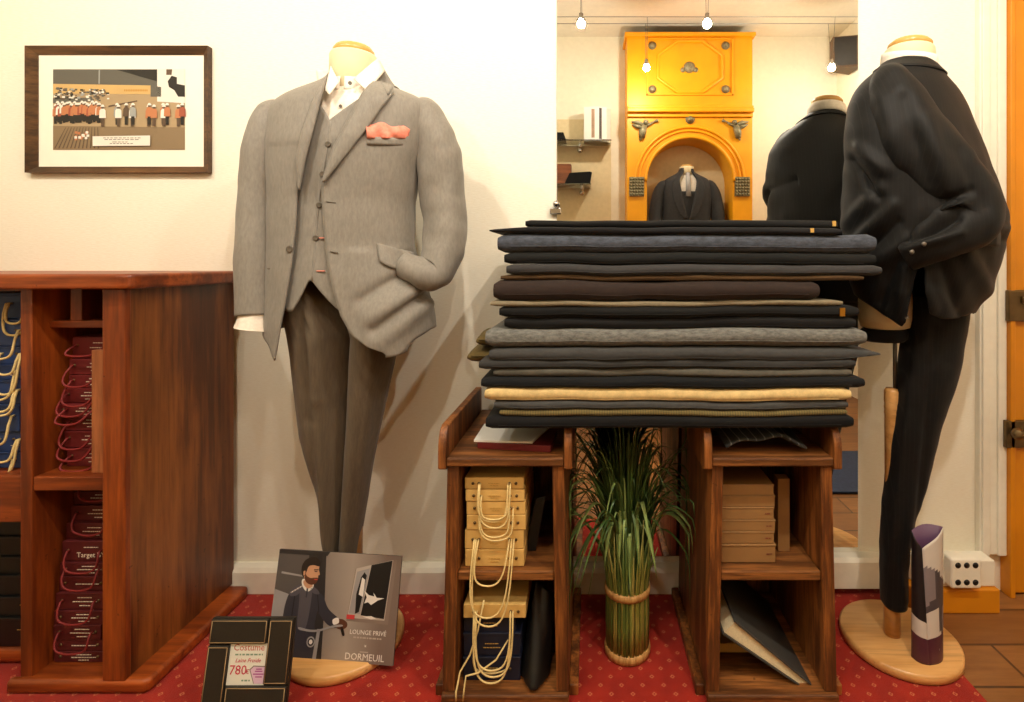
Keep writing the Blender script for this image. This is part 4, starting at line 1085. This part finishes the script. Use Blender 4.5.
sleeve('sleeve', [(Q(420, 104, 1.405), (.006, .010)), (Q(422, 106, 1.403), (.022, .036)), (Q(426, 113, 1.40), (.038, .052)), (Q(432, 130, 1.40), (.048, .061)), (Q(439, 155, 1.40), (.056, .062)), (Q(443, 190, 1.41), (.060, .062)), (Q(445, 225, 1.40), (.059, .060)), (Q(442, 256, 1.38), (.056, .056)), (Q(433, 274, 1.35), (.048, .046)), (Q(418, 270, 1.335), (.040, .036)), (Q(404, 264, 1.345), (.032, .030))], M_grey_suit, jk, .010, 11)
# trousers: two legs grown from one waist
def trousers(parent, outl, outr, div, y0, y1, dep, cyf, mat, zr, n=40, rows=70, crease=True):
    m = MB()
    for side in (0, 1):
        def f(u, v):
            py = y0+(y1-y0)*v; cy = cyf(v); z = Zp(py, zr)
            ol, orr, dv = interp(outl, py), interp(outr, py), interp(div, py)
            a, b = (ol, dv+.6) if side == 0 else (dv-.6, orr)
            xa, xb = X(a, cy), X(b, cy); c, w_ = (xa+xb)/2, (xb-xa)/2; d = interp(dep, v)
            th = 2*math.pi*u; sn, cs = math.sin(th), math.cos(th)
            x = c+w_*math.copysign(abs(sn)**(2/2.2), sn)
            e = 2.0 if cs < 0 else 1.05
            y = cy-d*math.copysign(abs(cs)**(2/e)**1, cs)
            q = Vector((x, y, z)); am = .6+.8*v
            y += folds(q, am, 9, .004)
            if cs > 0: y = ridge(Vector((x, y, z)), Vector((0, -1, 0)), TRID).y
            return Vector((x, y, z))
        m.grid(n, rows, f, closeu=True)
    return m.build('trousers', mat, parent, solid=.003, offset=-1)
trousers(LB, [(268, 272), (300, 279), (330, 285), (360, 290), (442, 299), (500, 315), (552, 327), (600, 333)], [(268, 414), (300, 408), (353, 394), (400, 384), (479, 369), (552, 358), (600, 354)],
         [(268, 310), (300, 338), (337, 353), (420, 350), (500, 346), (552, 343), (600, 342)], 268, 592, [(0, .082), (.3, .080), (.7, .055), (1, .045)], lambda v: 1.385+.055*v, M_grey_trs, 1.36)

# ---------------------------------------------------------------- black suit on the right
RB = thing('suit_mannequin', 'tailor mannequin in black pinstripe suit seen from the side by the door', 'mannequin', (.843, 1.40, .004), 'tailor mannequins')
dcx, dcy = .848, 1.401
base_disc(RB, dcx, dcy, .004, .147)
m = MB(); px_ = X(892, 1.40); pcy = 1.40
m.lathe([(.0205, .03), (.0205, .12), (.017, .3), (.0185, Zp(415, 1.4)), (.0195, Zp(413, 1.4)), (.0185, Zp(410, 1.4)), (.020, Zp(407, 1.4)), (.0185, Zp(404, 1.4)), (.020, Zp(400, 1.4)), (.0195, Zp(391, 1.4)), (.015, Zp(388, 1.4))], (px_, pcy, 0), 24)
m.build('stand_pole', M_oak, RB)
m = MB(); m.tube([(px_+.008, pcy, Zp(390, 1.4)), (px_+.008, pcy, Zp(320, 1.4))], .005, 10); m.build('stand_rod', M_steel, RB)
RY = 1.385
class TurnedTorso(Torso):
    """rings turned about the vertical; rows: picture y, left and right outline, depth/width ratio"""
    AL = math.radians(29.4)
    def __init__(s, rows, zref, cy):
        s.e1 = Vector((math.cos(s.AL), math.sin(s.AL), 0)); s.e2 = Vector((math.sin(s.AL), -math.cos(s.AL), 0)); s.cy = cy; s.t = []
        for py, xl, xr, k in rows:
            mL, mR = (xl-PX)/F, (xr-PX)/F
            sup = lambda m_: math.hypot(s.e1.x-m_*s.e1.y, k*(s.e2.x-m_*s.e2.y))
            a_ = (mR-mL)*cy/(sup(mL)+sup(mR)); s.t.append((Zp(py, zref), mL*cy+a_*sup(mL), a_, a_*k, cy))
        s.t.sort()
    def pt(s, th, z, off=0):
        cx, a_, b_, cy = s.ring(z); return Vector((cx, cy, z))+s.e1*((a_+off)*math.sin(th))+s.e2*((b_+off)*math.cos(th))
    def S(s, px, py, off=0):
        y = 1.28
        for _ in range(5):
            z = Zp(py, y); best = None
            for k in range(91):
                q = s.pt(math.radians(-150+178*k/90), z, off); e = abs(PX+q.x*F/q.y-px)
                if best is None or e < best[0]: best = (e, q)
            y = best[1].y
        return best[1]
TR = TurnedTorso([(50, 884, 932, 1.0), (56, 877, 935, .95), (64, 869, 940, .85), (74, 861, 949, .7), (86, 854, 960, .6), (100, 849, 967, .58), (130, 845, 979, .6), (170, 843, 992, .66),
            (200, 843, 1002, .72), (215, 844, 1007, .75), (240, 847, 1004, .76), (268, 851, 996, .76), (290, 854, 988, .74), (306, 858, 979, .74), (318, 862, 972, .74), (335, 866, 966, .74)], 1.30, RY)
RH = [(845, 283), (852, 288), (862, 299), (882, 315), (902, 327), (906, 322), (911, 286), (915, 264), (919, 266), (923, 292), (931, 313), (945, 319), (965, 319), (978, 313), (990, 311)]
RIDG = [(850, 250, 894, 206, 6, .016), (852, 264, 898, 222, 5, -.014), (858, 280, 906, 240, 7, .016), (846, 225, 880, 190, 7, .012), (853, 160, 878, 196, 5, -.022), (860, 148, 884, 170, 6, .016),
        (905, 270, 902, 318, 5, .012), (932, 308, 918, 272, 7, .012), (958, 312, 940, 262, 7, -.012), (990, 300, 962, 244, 8, .012), (880, 300, 898, 262, 6, -.012), (965, 232, 1003, 240, 4, -.010), (962, 224, 1004, 228, 4, .012)]
def rj(s_, t):
    th = math.radians(62)+2*math.pi*s_*1.02
    g = TR.pt(th, Zp(300, 1.3)); d_ = math.degrees(th) % 360; d_ = d_-360 if d_ > 180 else d_
    hz = Zp(interp(RH, PX+g.x*F/g.y), g.y) if -155 < d_ < 45 else Zp(312, 1.4)
    z = hz+(Zp(58, 1.36)-.016*math.cos(th)-hz)*t
    q = TR.pt(th, z); cx, w_, d, cy = TR.ring(z)
    n = (q-Vector((cx, cy, z))).normalized()
    am = interp([(.9, 1.1), (1.15, 1.1), (1.35, .6), (1.5, .25)], z)
    q = q+n*folds(q, am, 8, .009)
    return ridge(q, n, RIDG) if -155 < d_ < 30 else q
m = MB(); m.grid(260, 130, rj)
rjk = m.build('jacket', M_bk_suit, RB, solid=.004, offset=1)
SRID = [(905, 233, 962, 204, 6, .030), (910, 241, 958, 217, 4, -.022), (904, 250, 962, 232, 5, .014), (880, 190, 915, 222, 6, .016), (872, 205, 905, 232, 5, -.014), (893, 175, 925, 207, 6, -.016),
        (925, 120, 950, 190, 9, .012), (905, 100, 925, 180, 8, -.010), (880, 100, 900, 165, 8, .010), (960, 150, 985, 205, 8, -.008), (935, 207, 972, 190, 5, -.014)]
def sleeve_px(name, pts, mat, parent, rid, n=96):
    ps_ = [Vector(p) for p, _ in pts]; rs = [r for _, r in pts]; path, rad = [], []; K = 16
    for i in range(len(ps_)-1):
        p0, p1, p2, p3 = ps_[max(i-1, 0)], ps_[i], ps_[i+1], ps_[min(i+2, len(ps_)-1)]
        for k in range(K+(i == len(ps_)-2)):
            t = k/K
            path.append(.5*((2*p1)+(p2-p0)*t+(2*p0-5*p1+4*p2-p3)*t*t+(3*p1-p0-3*p2+p3)*t**3)); rad.append(tuple(rs[i][j]+(rs[i+1][j]-rs[i][j])*t for j in (0, 1)))
    def dsp(q):
        d_ = folds(q, 1, 9, .008)
        return d_+(ridge(Vector(q), Vector((0, 0, 1)), rid).z-q.z if q.y < 1.27 else 0)
    m = MB(); m.tube(path, rad, n, caps=False, up=(1, 0, 0), disp=dsp); return m.build(name, mat, parent, solid=.003, offset=-1)
sl = sleeve_px('sleeve', [(Q(889, 70, 1.325), (.010, .010)), (Q(889, 74, 1.315), (.034, .034)), (Q(890, 84, 1.30), (.056, .052)), (Q(896, 104, 1.28), (.074, .066)), (Q(911, 138, 1.26), (.084, .074)), (Q(938, 172, 1.24), (.086, .076)), (Q(962, 200, 1.225), (.078, .070)), (Q(968, 222, 1.21), (.062, .060)), (Q(948, 237, 1.205), (.052, .052)), (Q(925, 248, 1.215), (.043, .042)), (Q(906, 257, 1.24), (.034, .032))], M_bk_suit, rjk, SRID)
for k, (px, py) in enumerate(((924, 244), (912, 252), (932, 242))):
    m = MB(); m.ball(Q(px, py, 1.170), (.0055, .004, .0055), 12); m.build('cuff_button', M_btn, sl)
# far sleeve
sleeve('sleeve', [(Q(926, 76, 1.44), (.010, .010)), (Q(928, 82, 1.445), (.03, .03)), (Q(934, 96, 1.46), (.048, .046)), (Q(942, 125, 1.475), (.055, .052)), (Q(945, 165, 1.48), (.055, .052)), (Q(944, 205, 1.485), (.05, .048)), (Q(940, 240, 1.48), (.045, .043)), (Q(935, 265, 1.475), (.04, .038))], M_bk_suit, rjk, .006, 8)
def pocketf(u, v):
    a = (955+45*u, 222+5*u); q = TR.S(min(a[0], 1000), a[1]+(20*v), .010+.006*v); return q
strip(pocketf, 10, 6, 'pocket_flap', M_bk_suit, rjk, .003)
def rcol(u, v):
    a = 2*math.pi*u; z = Zp(56, 1.36)-.017*math.cos(a)-.040*v; q = TR.pt(a, z, .001+.007*v); return q
m = MB(); m.grid(48, 6, rcol, closeu=True); m.build('collar', M_bk_suit, rjk, solid=.004)
ncx = X(910, 1.38)
tl_ = Matrix.Rotation(math.radians(5), 3, 'Y')
m = MB(); m.lathe([(.0615, -.10), (.0615, 0), (.060, .012), (.056, .018)], (ncx, RY, Zp(56, 1.385)), 40, tilt=tl_); m.build('neck', M_cream, RB)
m = MB(); m.lathe([(.050, .018), (.0535, .022), (.053, .030), (.045, .038), (.028, .042), (.001, .043)], (ncx, RY, Zp(56, 1.385)), 40, tilt=tl_); m.build('neck_cap', M_capwood, RB)
def rsc(u, v):
    a = 2*math.pi*u; z = Zp(56, 1.36)-.017*math.cos(a)+.010-.034*(1-v); r = .0645+.003*(1-v); return Vector((ncx, RY, z))+TR.e1*(r*math.sin(a))+TR.e2*(r*math.cos(a))
m = MB(); m.grid(48, 4, rsc, closeu=True); m.build('shirt_collar', M_shirt, RB, solid=.003)
button(906, 317, .006, rjk, .005, tor=TR)
# cream body of the form showing under the jacket
m = MB(); c0 = P(885, 300, 1.40)
m.lathe([(.001, -.080), (.045, -.079), (.062, -.073), (.068, -.05), (.068, 0), (.06, .08)], c0, 36, sy=.85); m.build('torso_form', M_cream, RB)
m = MB(); m.lathe([(.050, Zp(341, 1.4)), (.060, Zp(338, 1.4)), (.062, Zp(331, 1.4)), (.055, Zp(328, 1.4))], (X(884, 1.4), 1.40, 0), 32, sy=.8)
m.build('waistband', M_bk_plain, RB)
TT = Torso([(py, l, r, d, 1.375+.03*(py-296)/316) for py, l, r, d in ((290, 908, 972, .07), (320, 903, 968, .07), (345, 901, 964, .066), (400, 894, 951, .058), (450, 888, 936, .050), (500, 884, 924, .044), (550, 880, 913, .038), (580, 879, 908, .035), (618, 880, 906, .034))], 1.36)
def rt(u, v):
    z = Zp(296, 1.36)+(Zp(613, 1.36)-Zp(296, 1.36))*v
    th = 2*math.pi*u; q = TT.pt(th, z); n = (q-Vector((TT.ring(z)[0], TT.ring(z)[3], z))).normalized()
    q = q+n*folds(q, 1, 12, .005)
    q = ridge(q, n, [(935, 330, 915, 560, 4, -.008), (915, 340, 890, 560, 4, .006), (898, 560, 905, 600, 4, .006)]); q.z -= .006*v*math.sin(th+2); return q
m = MB(); m.grid(64, 110, rt, closeu=True); m.build('trousers', M_bk_suit, RB, solid=.003, offset=-1)
# ================================================================== BACK OF THE SHOP (seen in the mirror)
def V(px, py, Zv): return Vector(((px-PX)*Zv/F, 2*WALL-Zv, HC-(py-PY)*Zv/F))   # seen by way of the mirror
FZ = 4.0; fy = 2*WALL-FZ
fx0, fx1 = V(627, 0, FZ).x, V(752, 0, FZ).x; fzt = V(0, 34, FZ).z
fp = thing('fireplace_surround', 'yellow arched fireplace surround with pewter ornaments, seen in mirror', 'fireplace', ((fx0+fx1)/2, fy-.1, 0))
axc = V(689.5, 0, FZ).x; ar = .335; zs = V(0, 139, FZ).z-ar
arch = [(axc+ar, 0)]+[(axc+ar*math.cos(math.pi*i/32), zs+ar*math.sin(math.pi*i/32)) for i in range(33)]+[(axc-ar, 0)]
m = MB(); m.prism([(fx1, 0)]+[(fx1, V(0, 118, FZ).z), (fx0, V(0, 118, FZ).z), (fx0, 0)]+arch[::-1], BACK+.002, fy, 'Y'); m.build('arch_panel', M_yellow, fp, bevel=.003)
m = MB(); m.box(fx0, fx1, BACK+.002, fy, V(0, 118, FZ).z, fzt)
pz0, pz1 = V(0, 96, FZ).z, V(0, 39, FZ).z
for a, b, c, d in ((fx0+.15, fx1-.15, pz0, pz0+.012), (fx0+.15, fx1-.15, pz1-.012, pz1), (fx0+.15, fx0+.165, pz0, pz1), (fx1-.165, fx1-.15, pz0, pz1)): m.box(a, b, fy, fy+.012, c, d)
oc = [(fx0+.24, -.09), (fx0+.24, .09), (axc-.1, .20), (axc+.1, .20), (fx1-.24, .09), (fx1-.24, -.09), (axc+.1, -.20), (axc-.1, -.20)]
zc_ = (pz0+pz1)/2
m.tube([Vector((a, fy+.004, zc_+b*1.0)) for a, b in oc], .014, 8, closed=True)
m.build('upper_panel', M_yellow, fp, bevel=.002)
m = MB()
for (a, b, o) in ((118, 114, .02), (114, 110, .05), (110, 107, .035)): m.box(fx0-.005*0, fx1, fy-.01, fy+o, V(0, a, FZ).z, V(0, b, FZ).z)
m.box(fx0-.02, fx1+.02, BACK+.002, fy+.03, fzt-.03, fzt); m.build('cornice', M_yellow, fp, bevel=.006)
m = MB()
for rr_, t_ in ((ar+.012, .014), (ar+.06, .01), (ar+.09, .012)):
    m.tube([Vector((axc+rr_*math.cos(math.pi*i/40), fy+.004, zs+rr_*math.sin(math.pi*i/40))) for i in range(41)], t_, 8)
m.build('arch_moulding', M_yellow, fp)
for (px, py) in ((652, 46.5), (725, 46.5), (652, 90), (725, 90)):
    m = MB(); c = V(px, py, FZ); c.y = fy
    m.lathe([(.03, 0), (.032, .008), (.02, .012), (.022, .018), (.01, .024), (.001, .025)], c, 20, tilt=Matrix.Rotation(-math.pi/2, 3, 'X')); m.build('rosette', M_pewter, fp)
m = MB(); c = V(689, 68, FZ); c.y = fy; m.ball(c, (.045, .03, .045)); m.ball(c+Vector((-.05, 0, -.02)), (.02, .015, .02)); m.ball(c+Vector((.05, 0, -.02)), (.02, .015, .02)); m.build('rosette', M_pewter, fp)
m = MB(); c = V(689.5, 120, FZ); c.y = fy; m.lathe([(.034, 0), (.036, .01), (.02, .014), (.022, .022), (.001, .03)], c, 20, tilt=Matrix.Rotation(-math.pi/2, 3, 'X')); m.build('rosette', M_pewter, fp)
for cx_, s in ((644, 1), (735, -1)):
    m = MB(); c = V(cx_, 129, FZ); c.y = fy
    def tp(pts, r): m.tube([c+Vector((s*a, .012, b)) for a, b in pts], r, 8)
    tp([(-.02, -.075), (-.015, -.03), (0, .02)], [.022, .030, .024]); m.ball(c+Vector((s*.012, .018, .045)), .02)
    tp([(-.01, .02), (-.05, .045), (-.10, .05)], [.02, .018, .004]); tp([(-.01, 0), (-.06, .015), (-.095, .03)], [.018, .016, .004])
    tp([(.01, .02), (.045, .03), (.065, .045)], [.012, .009, .008]); tp([(.03, .035), (.075, .05), (.105, .062)], [.005, .006, .014])
    tp([(-.02, -.07), (-.035, -.095)], [.012, .006]); m.build('winged_ornament', M_pewter, fp)
for cx_ in (636.5, 741.5):
    m = MB(); c = V(cx_, 187, FZ); c.y = fy; m.box(c.x-.058, c.x+.058, fy, fy+.016, c.z-.075, c.z+.075)
    for i in range(5):
        for j in range(6): m.ball((c.x-.046+.023*i, fy+.016, c.z-.06+.024*j), (.011, .012, .011), 8)
    m.build('capital', M_pewter, fp)
m = MB(); m.box(axc-ar+.001, axc+ar-.001, BACK+.002, fy+.02, 0, .17); m.build('hearth', M_beige, fp, bevel=.004)
m = MB(); m.box(axc-ar, axc+ar, BACK+.002, BACK+.006, .17, zs)
m.prism([(axc+ar*math.cos(math.pi*i/24), zs+ar*math.sin(math.pi*i/24)) for i in range(25)], BACK+.002, BACK+.006, 'Y'); m.build('niche_back', M_beige, fp)
# mannequin standing in the niche
ny = -.83; nx = V(686, 0, 2*WALL-ny).x; zo = .165
NM = thing('suit_mannequin', 'small charcoal suit mannequin standing in the yellow arch, seen in mirror', 'mannequin', (nx, ny, .17), 'tailor mannequins')
base_disc(NM, nx, ny, .17, .13)
m = MB(); m.tube([(nx, ny, .19), (nx, ny, 1.1)], .02, 12); m.build('stand_pole', M_oak, NM)
def zz_(z): return z+zo
tab = [(1.63, .052, .05), (1.60, .062, .056), (1.575, .10, .066), (1.55, .155, .076), (1.52, .19, .084), (1.47, .20, .094), (1.38, .195, .10), (1.2, .185, .095), (1.05, .195, .10), (.82, .21, .105)]
tab = [(zz_(z), a, b) for z, a, b in tab][::-1]
def nring(z): return smooth([(r[0], r[1]) for r in tab], z, .008), smooth([(r[0], r[2]) for r in tab], z, .008)
def npt(th, z, off=0):
    w_, d = nring(z); q = lambda v: math.copysign(abs(v)**.88, v); return Vector((nx-(w_+off)*q(math.sin(th)), ny+(d+off)*q(math.cos(th)), z))
def nj(s_, t):
    z = zz_(.82)+(.81)*t; op = interp([(zz_(.8), .30), (zz_(1.0), .03), (zz_(1.22), .02), (zz_(1.58), .36), (zz_(1.63), .5)], z)
    q = npt(op+(2*math.pi-2*op)*s_, z); return q+Vector((0, 0, 0))+(q-Vector((nx, ny, z))).normalized()*folds(q, .6, 8, .006)
m = MB(); m.grid(80, 60, nj); njk = m.build('jacket', M_dk_suit, NM, solid=.004, offset=1)
for s in (1, -1):
    def nl(u, v):
        z = zz_(1.22+.36*v); op = interp([(1.22, .02), (1.58, .36)], 1.22+.36*v); return npt(s*(op+u*.42*math.sin(math.pi*min(1, v*.85+.1))), z+.02*u*v, .012)
    strip(nl, 6, 24, 'lapel', M_dk_suit, njk, .003)
    sleeve('sleeve', [((nx+s*.172, ny, zz_(1.53)), (.006, .01)), ((nx+s*.176, ny, zz_(1.525)), (.022, .035)), ((nx+s*.19, ny, zz_(1.495)), (.042, .052)), ((nx+s*.222, ny, zz_(1.42)), (.054, .056)), ((nx+s*.25, ny+.01, zz_(1.25)), (.055, .055)), ((nx+s*.258, ny+.04, zz_(1.05)), (.048, .05)), ((nx+s*.25, ny+.07, zz_(.88)), (.042, .044))], M_dk_suit, njk, .006)
def nw(u, v): return npt(-.55+1.1*u, zz_(.98+.46*v), -.012)
strip(nw, 14, 20, 'waistcoat', M_dk_suit, NM, .003)
def ns(u, v): return npt(-.8+1.6*u, zz_(1.36+.24*v), -.02)
strip(ns, 14, 14, 'shirt', M_shirt, NM, .002)
m = MB(); m.tube([npt(0, zz_(1.585), -.004), npt(0, zz_(1.55), .0), npt(0, zz_(1.40), -.008)], [.016, .018, .022], 10); m.build('necktie', plain('silver_tie', (170, 170, 172), .4), NM)
m = MB(); m.lathe([(.058, zz_(1.58)), (.056, zz_(1.63)), (.054, zz_(1.645))], (nx, ny, 0), 28); m.build('neck', M_cream, NM)
m = MB(); m.lathe([(.05, zz_(1.645)), (.051, zz_(1.652)), (.04, zz_(1.66)), (.001, zz_(1.664))], (nx, ny, 0), 28); m.build('neck_cap', M_capwood, NM)
m = MB(); m.lathe([(.10, zz_(.95)), (.13, zz_(.85)), (.11, zz_(.5)), (.07, zz_(.1))], (nx, ny, 0), 28, sy=.6); m.build('trousers', M_dk_suit, NM)

# shelves with their things
SZ = 4.16; sy = 2*WALL-SZ
m = MB(); m.box(-.62, V(611, 0, 4.24).x, BACK, BACK+.012, .9, V(0, 120, 4.24).z)
struct(m.build('trim_3', M_beige))
for k, (py, lab) in enumerate(((142, 'upper glass shelf with chrome bracket, seen in mirror'), (185, 'lower glass shelf with chrome bracket, seen in mirror'))):
    z = V(0, py, 4.12).z; xe = V(611 if k == 0 else 591, 0, 4.12).x
    sh_ = thing('glass_shelf', lab, 'shelf', (-.1, BACK+.1, z), 'glass shelves')
    MB().box(-.6, xe, BACK+.014, BACK+.20, z-.008, z).build('pane', M_glass, sh_, bevel=.001)
    bx = V(580 if k == 0 else 582, 0, 4.15).x
    m = MB(); m.tube([(bx, BACK+.0125, z-.04), (bx, BACK+.05, z-.04), (bx, BACK+.09, z-.012)], .014, 10); m.ball((bx, BACK+.05, z-.055), .022); m.build('bracket', M_chrome, sh_)
pz = V(0, 142, 4.12).z+.0005
bo = thing('picture_box', 'white gift box printed with photographs on the upper glass shelf, seen in mirror', 'box', (V(597, 0, 4.1).x, BACK+.1, pz))
xa, xb = V(584, 0, 4.1).x, V(611, 0, 4.1).x
m = MB(); m.prism([(xa, BACK+.05), (xa, BACK+.17), (xa+.11, BACK+.18), (xa+.18, BACK+.15), (xb, BACK+.10), (xb, BACK+.05)], pz, V(0, 108, 4.1).z, 'Z'); m.build('body', M_paper, bo, bevel=.002)
m = MB(); zt_ = V(0, 108, 4.1).z
m.add([(xa+.06, BACK+.1766, pz+.02), (xa+.085, BACK+.1788, pz+.02), (xa+.085, BACK+.1788, zt_-.02), (xa+.06, BACK+.1766, zt_-.02)], [(0, 1, 2, 3)], 0)
m.add([(xa+.121, BACK+.1765, pz+.01), (xa+.142, BACK+.1675, pz+.01), (xa+.142, BACK+.1675, zt_-.01), (xa+.121, BACK+.1765, zt_-.01)], [(0, 1, 2, 3)], 1)
m.build('printed_picture', [plain('sepia', (170, 140, 116), .6), plain('ink_dark', (70, 60, 56), .6)], bo)
pz = V(0, 185, 4.12).z+.0005
xa, xb = V(556, 0, 4.12).x, V(571.5, 0, 4.12).x
tag(MB().box(xa-.03, xb, BACK+.05, BACK+.13, pz, V(0, 164, 4.12).z).build('leather_box', wood('brown_leather', (110, 56, 24), (150, 84, 40), 'X', 14, .4, knots=False), bevel=.01), 'brown leather box on the lower glass shelf, seen in mirror', 'box')
m = MB(); xa, xb = V(566, 0, 4.08).x, V(592, 0, 4.08).x
m.prism([(xa-.01, pz), (xb-.015, pz), (xb, pz+.09), (xb-.02, pz+.095), (xa+.03, pz+.085)], BACK+.135, BACK+.195, 'Y')
tag(m.build('folded_garment', M_bk_plain, bevel=.004), 'black folded garment on the lower glass shelf, seen in mirror', 'clothes')
m = MB(); z = V(0, 142, 4.12).z+.0005; xa = V(563, 0, 4.12).x
m.prism([(xa-.12, z), (xa+.03, z), (xa+.005, z+.07), (xa-.12, z+.07)], BACK+.05, BACK+.15, 'Y'); tag(m.build('folded_garment', M_bk_plain, bevel=.004), 'black folded garment on the upper glass shelf, seen in mirror', 'clothes')
# loudspeaker in the corner
spz = 3.95
lp = thing('loudspeaker', 'small brown loudspeaker mounted in ceiling corner, seen in mirror', 'speaker', V(840, 60, spz))
m = MB(); a, b = V(826, 73, spz), V(852, 43, spz)
m.prism([(a.x, a.y+.10), (a.x+.02, a.y), (b.x, a.y-.06), (b.x, a.y+.14)], a.z, b.z, 'Z'); m.build('cabinet', wood('speaker_wood', (70, 48, 28), (104, 74, 44), 'Z', 18, .5, knots=False), lp, bevel=.006)
m = MB(); f0, f1 = Vector((a.x, a.y+.10, 0)), Vector((b.x, a.y+.14, 0)); nn = Vector((-(f1-f0).y, (f1-f0).x, 0)).normalized()
m.hexa([(*(f0.lerp(f1, .06)+nn*.004).xy, a.z+.012), (*(f0.lerp(f1, .80)+nn*.004).xy, a.z+.012), (*(f0.lerp(f1, .80)-nn*.002).xy, a.z+.012), (*(f0.lerp(f1, .06)-nn*.002).xy, a.z+.012),
        (*(f0.lerp(f1, .06)+nn*.004).xy, b.z-.012), (*(f0.lerp(f1, .80)+nn*.004).xy, b.z-.012), (*(f0.lerp(f1, .80)-nn*.002).xy, b.z-.012), (*(f0.lerp(f1, .06)-nn*.002).xy, b.z-.012)]); m.build('grille', plain('grille_cloth', (40, 38, 36), .8), lp)
m = MB(); m.tube([(b.x-.05, a.y-.05, (a.z+b.z)/2), (b.x-.03, BACK+.15, (a.z+b.z)/2+.02), (b.x-.03, BACK, (a.z+b.z)/2+.02)], .012, 8); m.build('wall_bracket', M_black, lp)
# blue door mat on the plank floor
tag(MB().box(1.05, 1.8, .45, .95, 0.0005, .012).build('door_mat', fabric('blue_mat', (52, 66, 96), None, .9), bevel=.003), 'blue mat on the plank floor before the door, seen in mirror', 'mat')

# ------------------------------------------------------------------ cable lamps
M_bulb = bpy.data.materials.new('lit_halogen'); M_bulb.use_nodes = True
_b = M_bulb.node_tree.nodes['Principled BSDF']; _b.inputs['Emission Color'].default_value = (1, .9, .72, 1); _b.inputs['Emission Strength'].default_value = 60
ROWS = {'near': .38, 'far': -.27}
CZ = 2.72
for nm, cy in ROWS.items():
    for k, dy in enumerate((-.05, .05)):
        c = MB().tube([(LEFT, cy+dy, CZ), (RIGHT, cy+dy, CZ)], .0022, 6)
        tag(c.build('lamp_cable', M_steel), f'thin steel lamp cable under the ceiling, {"rear" if nm == "far" else "window"} pair, {"outer" if k else "inner"} one', 'cable', 'lamp cables')
def lamp(x, cy, lab, drop=.30, watts=LAMP_W):
    zb_ = CZ-drop
    t = thing('cable_spotlight', lab, 'lamp', (x, cy, CZ), 'halogen spotlights on cables')
    m = MB(); m.tube([(x, cy-.05, CZ), (x-.004, cy-.006, zb_+.03)], .0016, 5); m.tube([(x, cy+.05, CZ), (x+.004, cy+.006, zb_+.03)], .0016, 5); m.build('suspension_wire', M_steel, t)
    m = MB(); m.lathe([(.008, .032), (.012, .03), (.012, .012), (.018, .006), (.026, -.008), (.0255, -.009), (.011, .008)], (x, cy, zb_), 20); m.build('socket', M_chrome, t)
    m = MB(); m.ball((x, cy, zb_-.004), (.012, .012, .012), 12); m.build('bulb', M_bulb, t)
    l = bpy.data.lights.new('lamp_light', 'SPOT' if cy > 0 else 'POINT'); l.energy = watts
    if cy > 0: l.spot_size = math.radians(150); l.spot_blend = 1.0
    l.color = LAMP_C; l.shadow_soft_size = .022
    lo = bpy.data.objects.new('lamp_light', l); COL.objects.link(lo); lo.parent = t; lo.location = (0, 0, -drop-.03); lo.rotation_euler = Vector((0, 1.25, -.75) if cy > 0 else (0, -.7, -.9)).to_track_quat('-Z', 'Y').to_euler()
lamp(.66, ROWS['near'], 'lit halogen spot above the fireplace reflection, top of mirror', watts=LAMP_W*1.8)
lamp(-.05, ROWS['near'], 'lit halogen spot at top left of the mirror')
lamp(.39, ROWS['far'], 'lit halogen spot before the left edge of the yellow fireplace, seen in mirror', watts=LAMP_W*.6)
lamp(1.67, ROWS['far'], 'lit halogen spot beside the loudspeaker, seen in mirror', watts=LAMP_W*.6)
lamp(-.85, ROWS['near'], 'lit halogen spot left of the mirror above the grey suit')
lamp(-1.6, ROWS['near'], 'lit halogen spot above the mahogany cabinet')
lamp(-1.0, ROWS['far'], 'added unseen halogen spot on the rear cables, filling the left of the room with light', watts=LAMP_W*.6)  # unseen extra lamp, added to raise the ambient light of the room
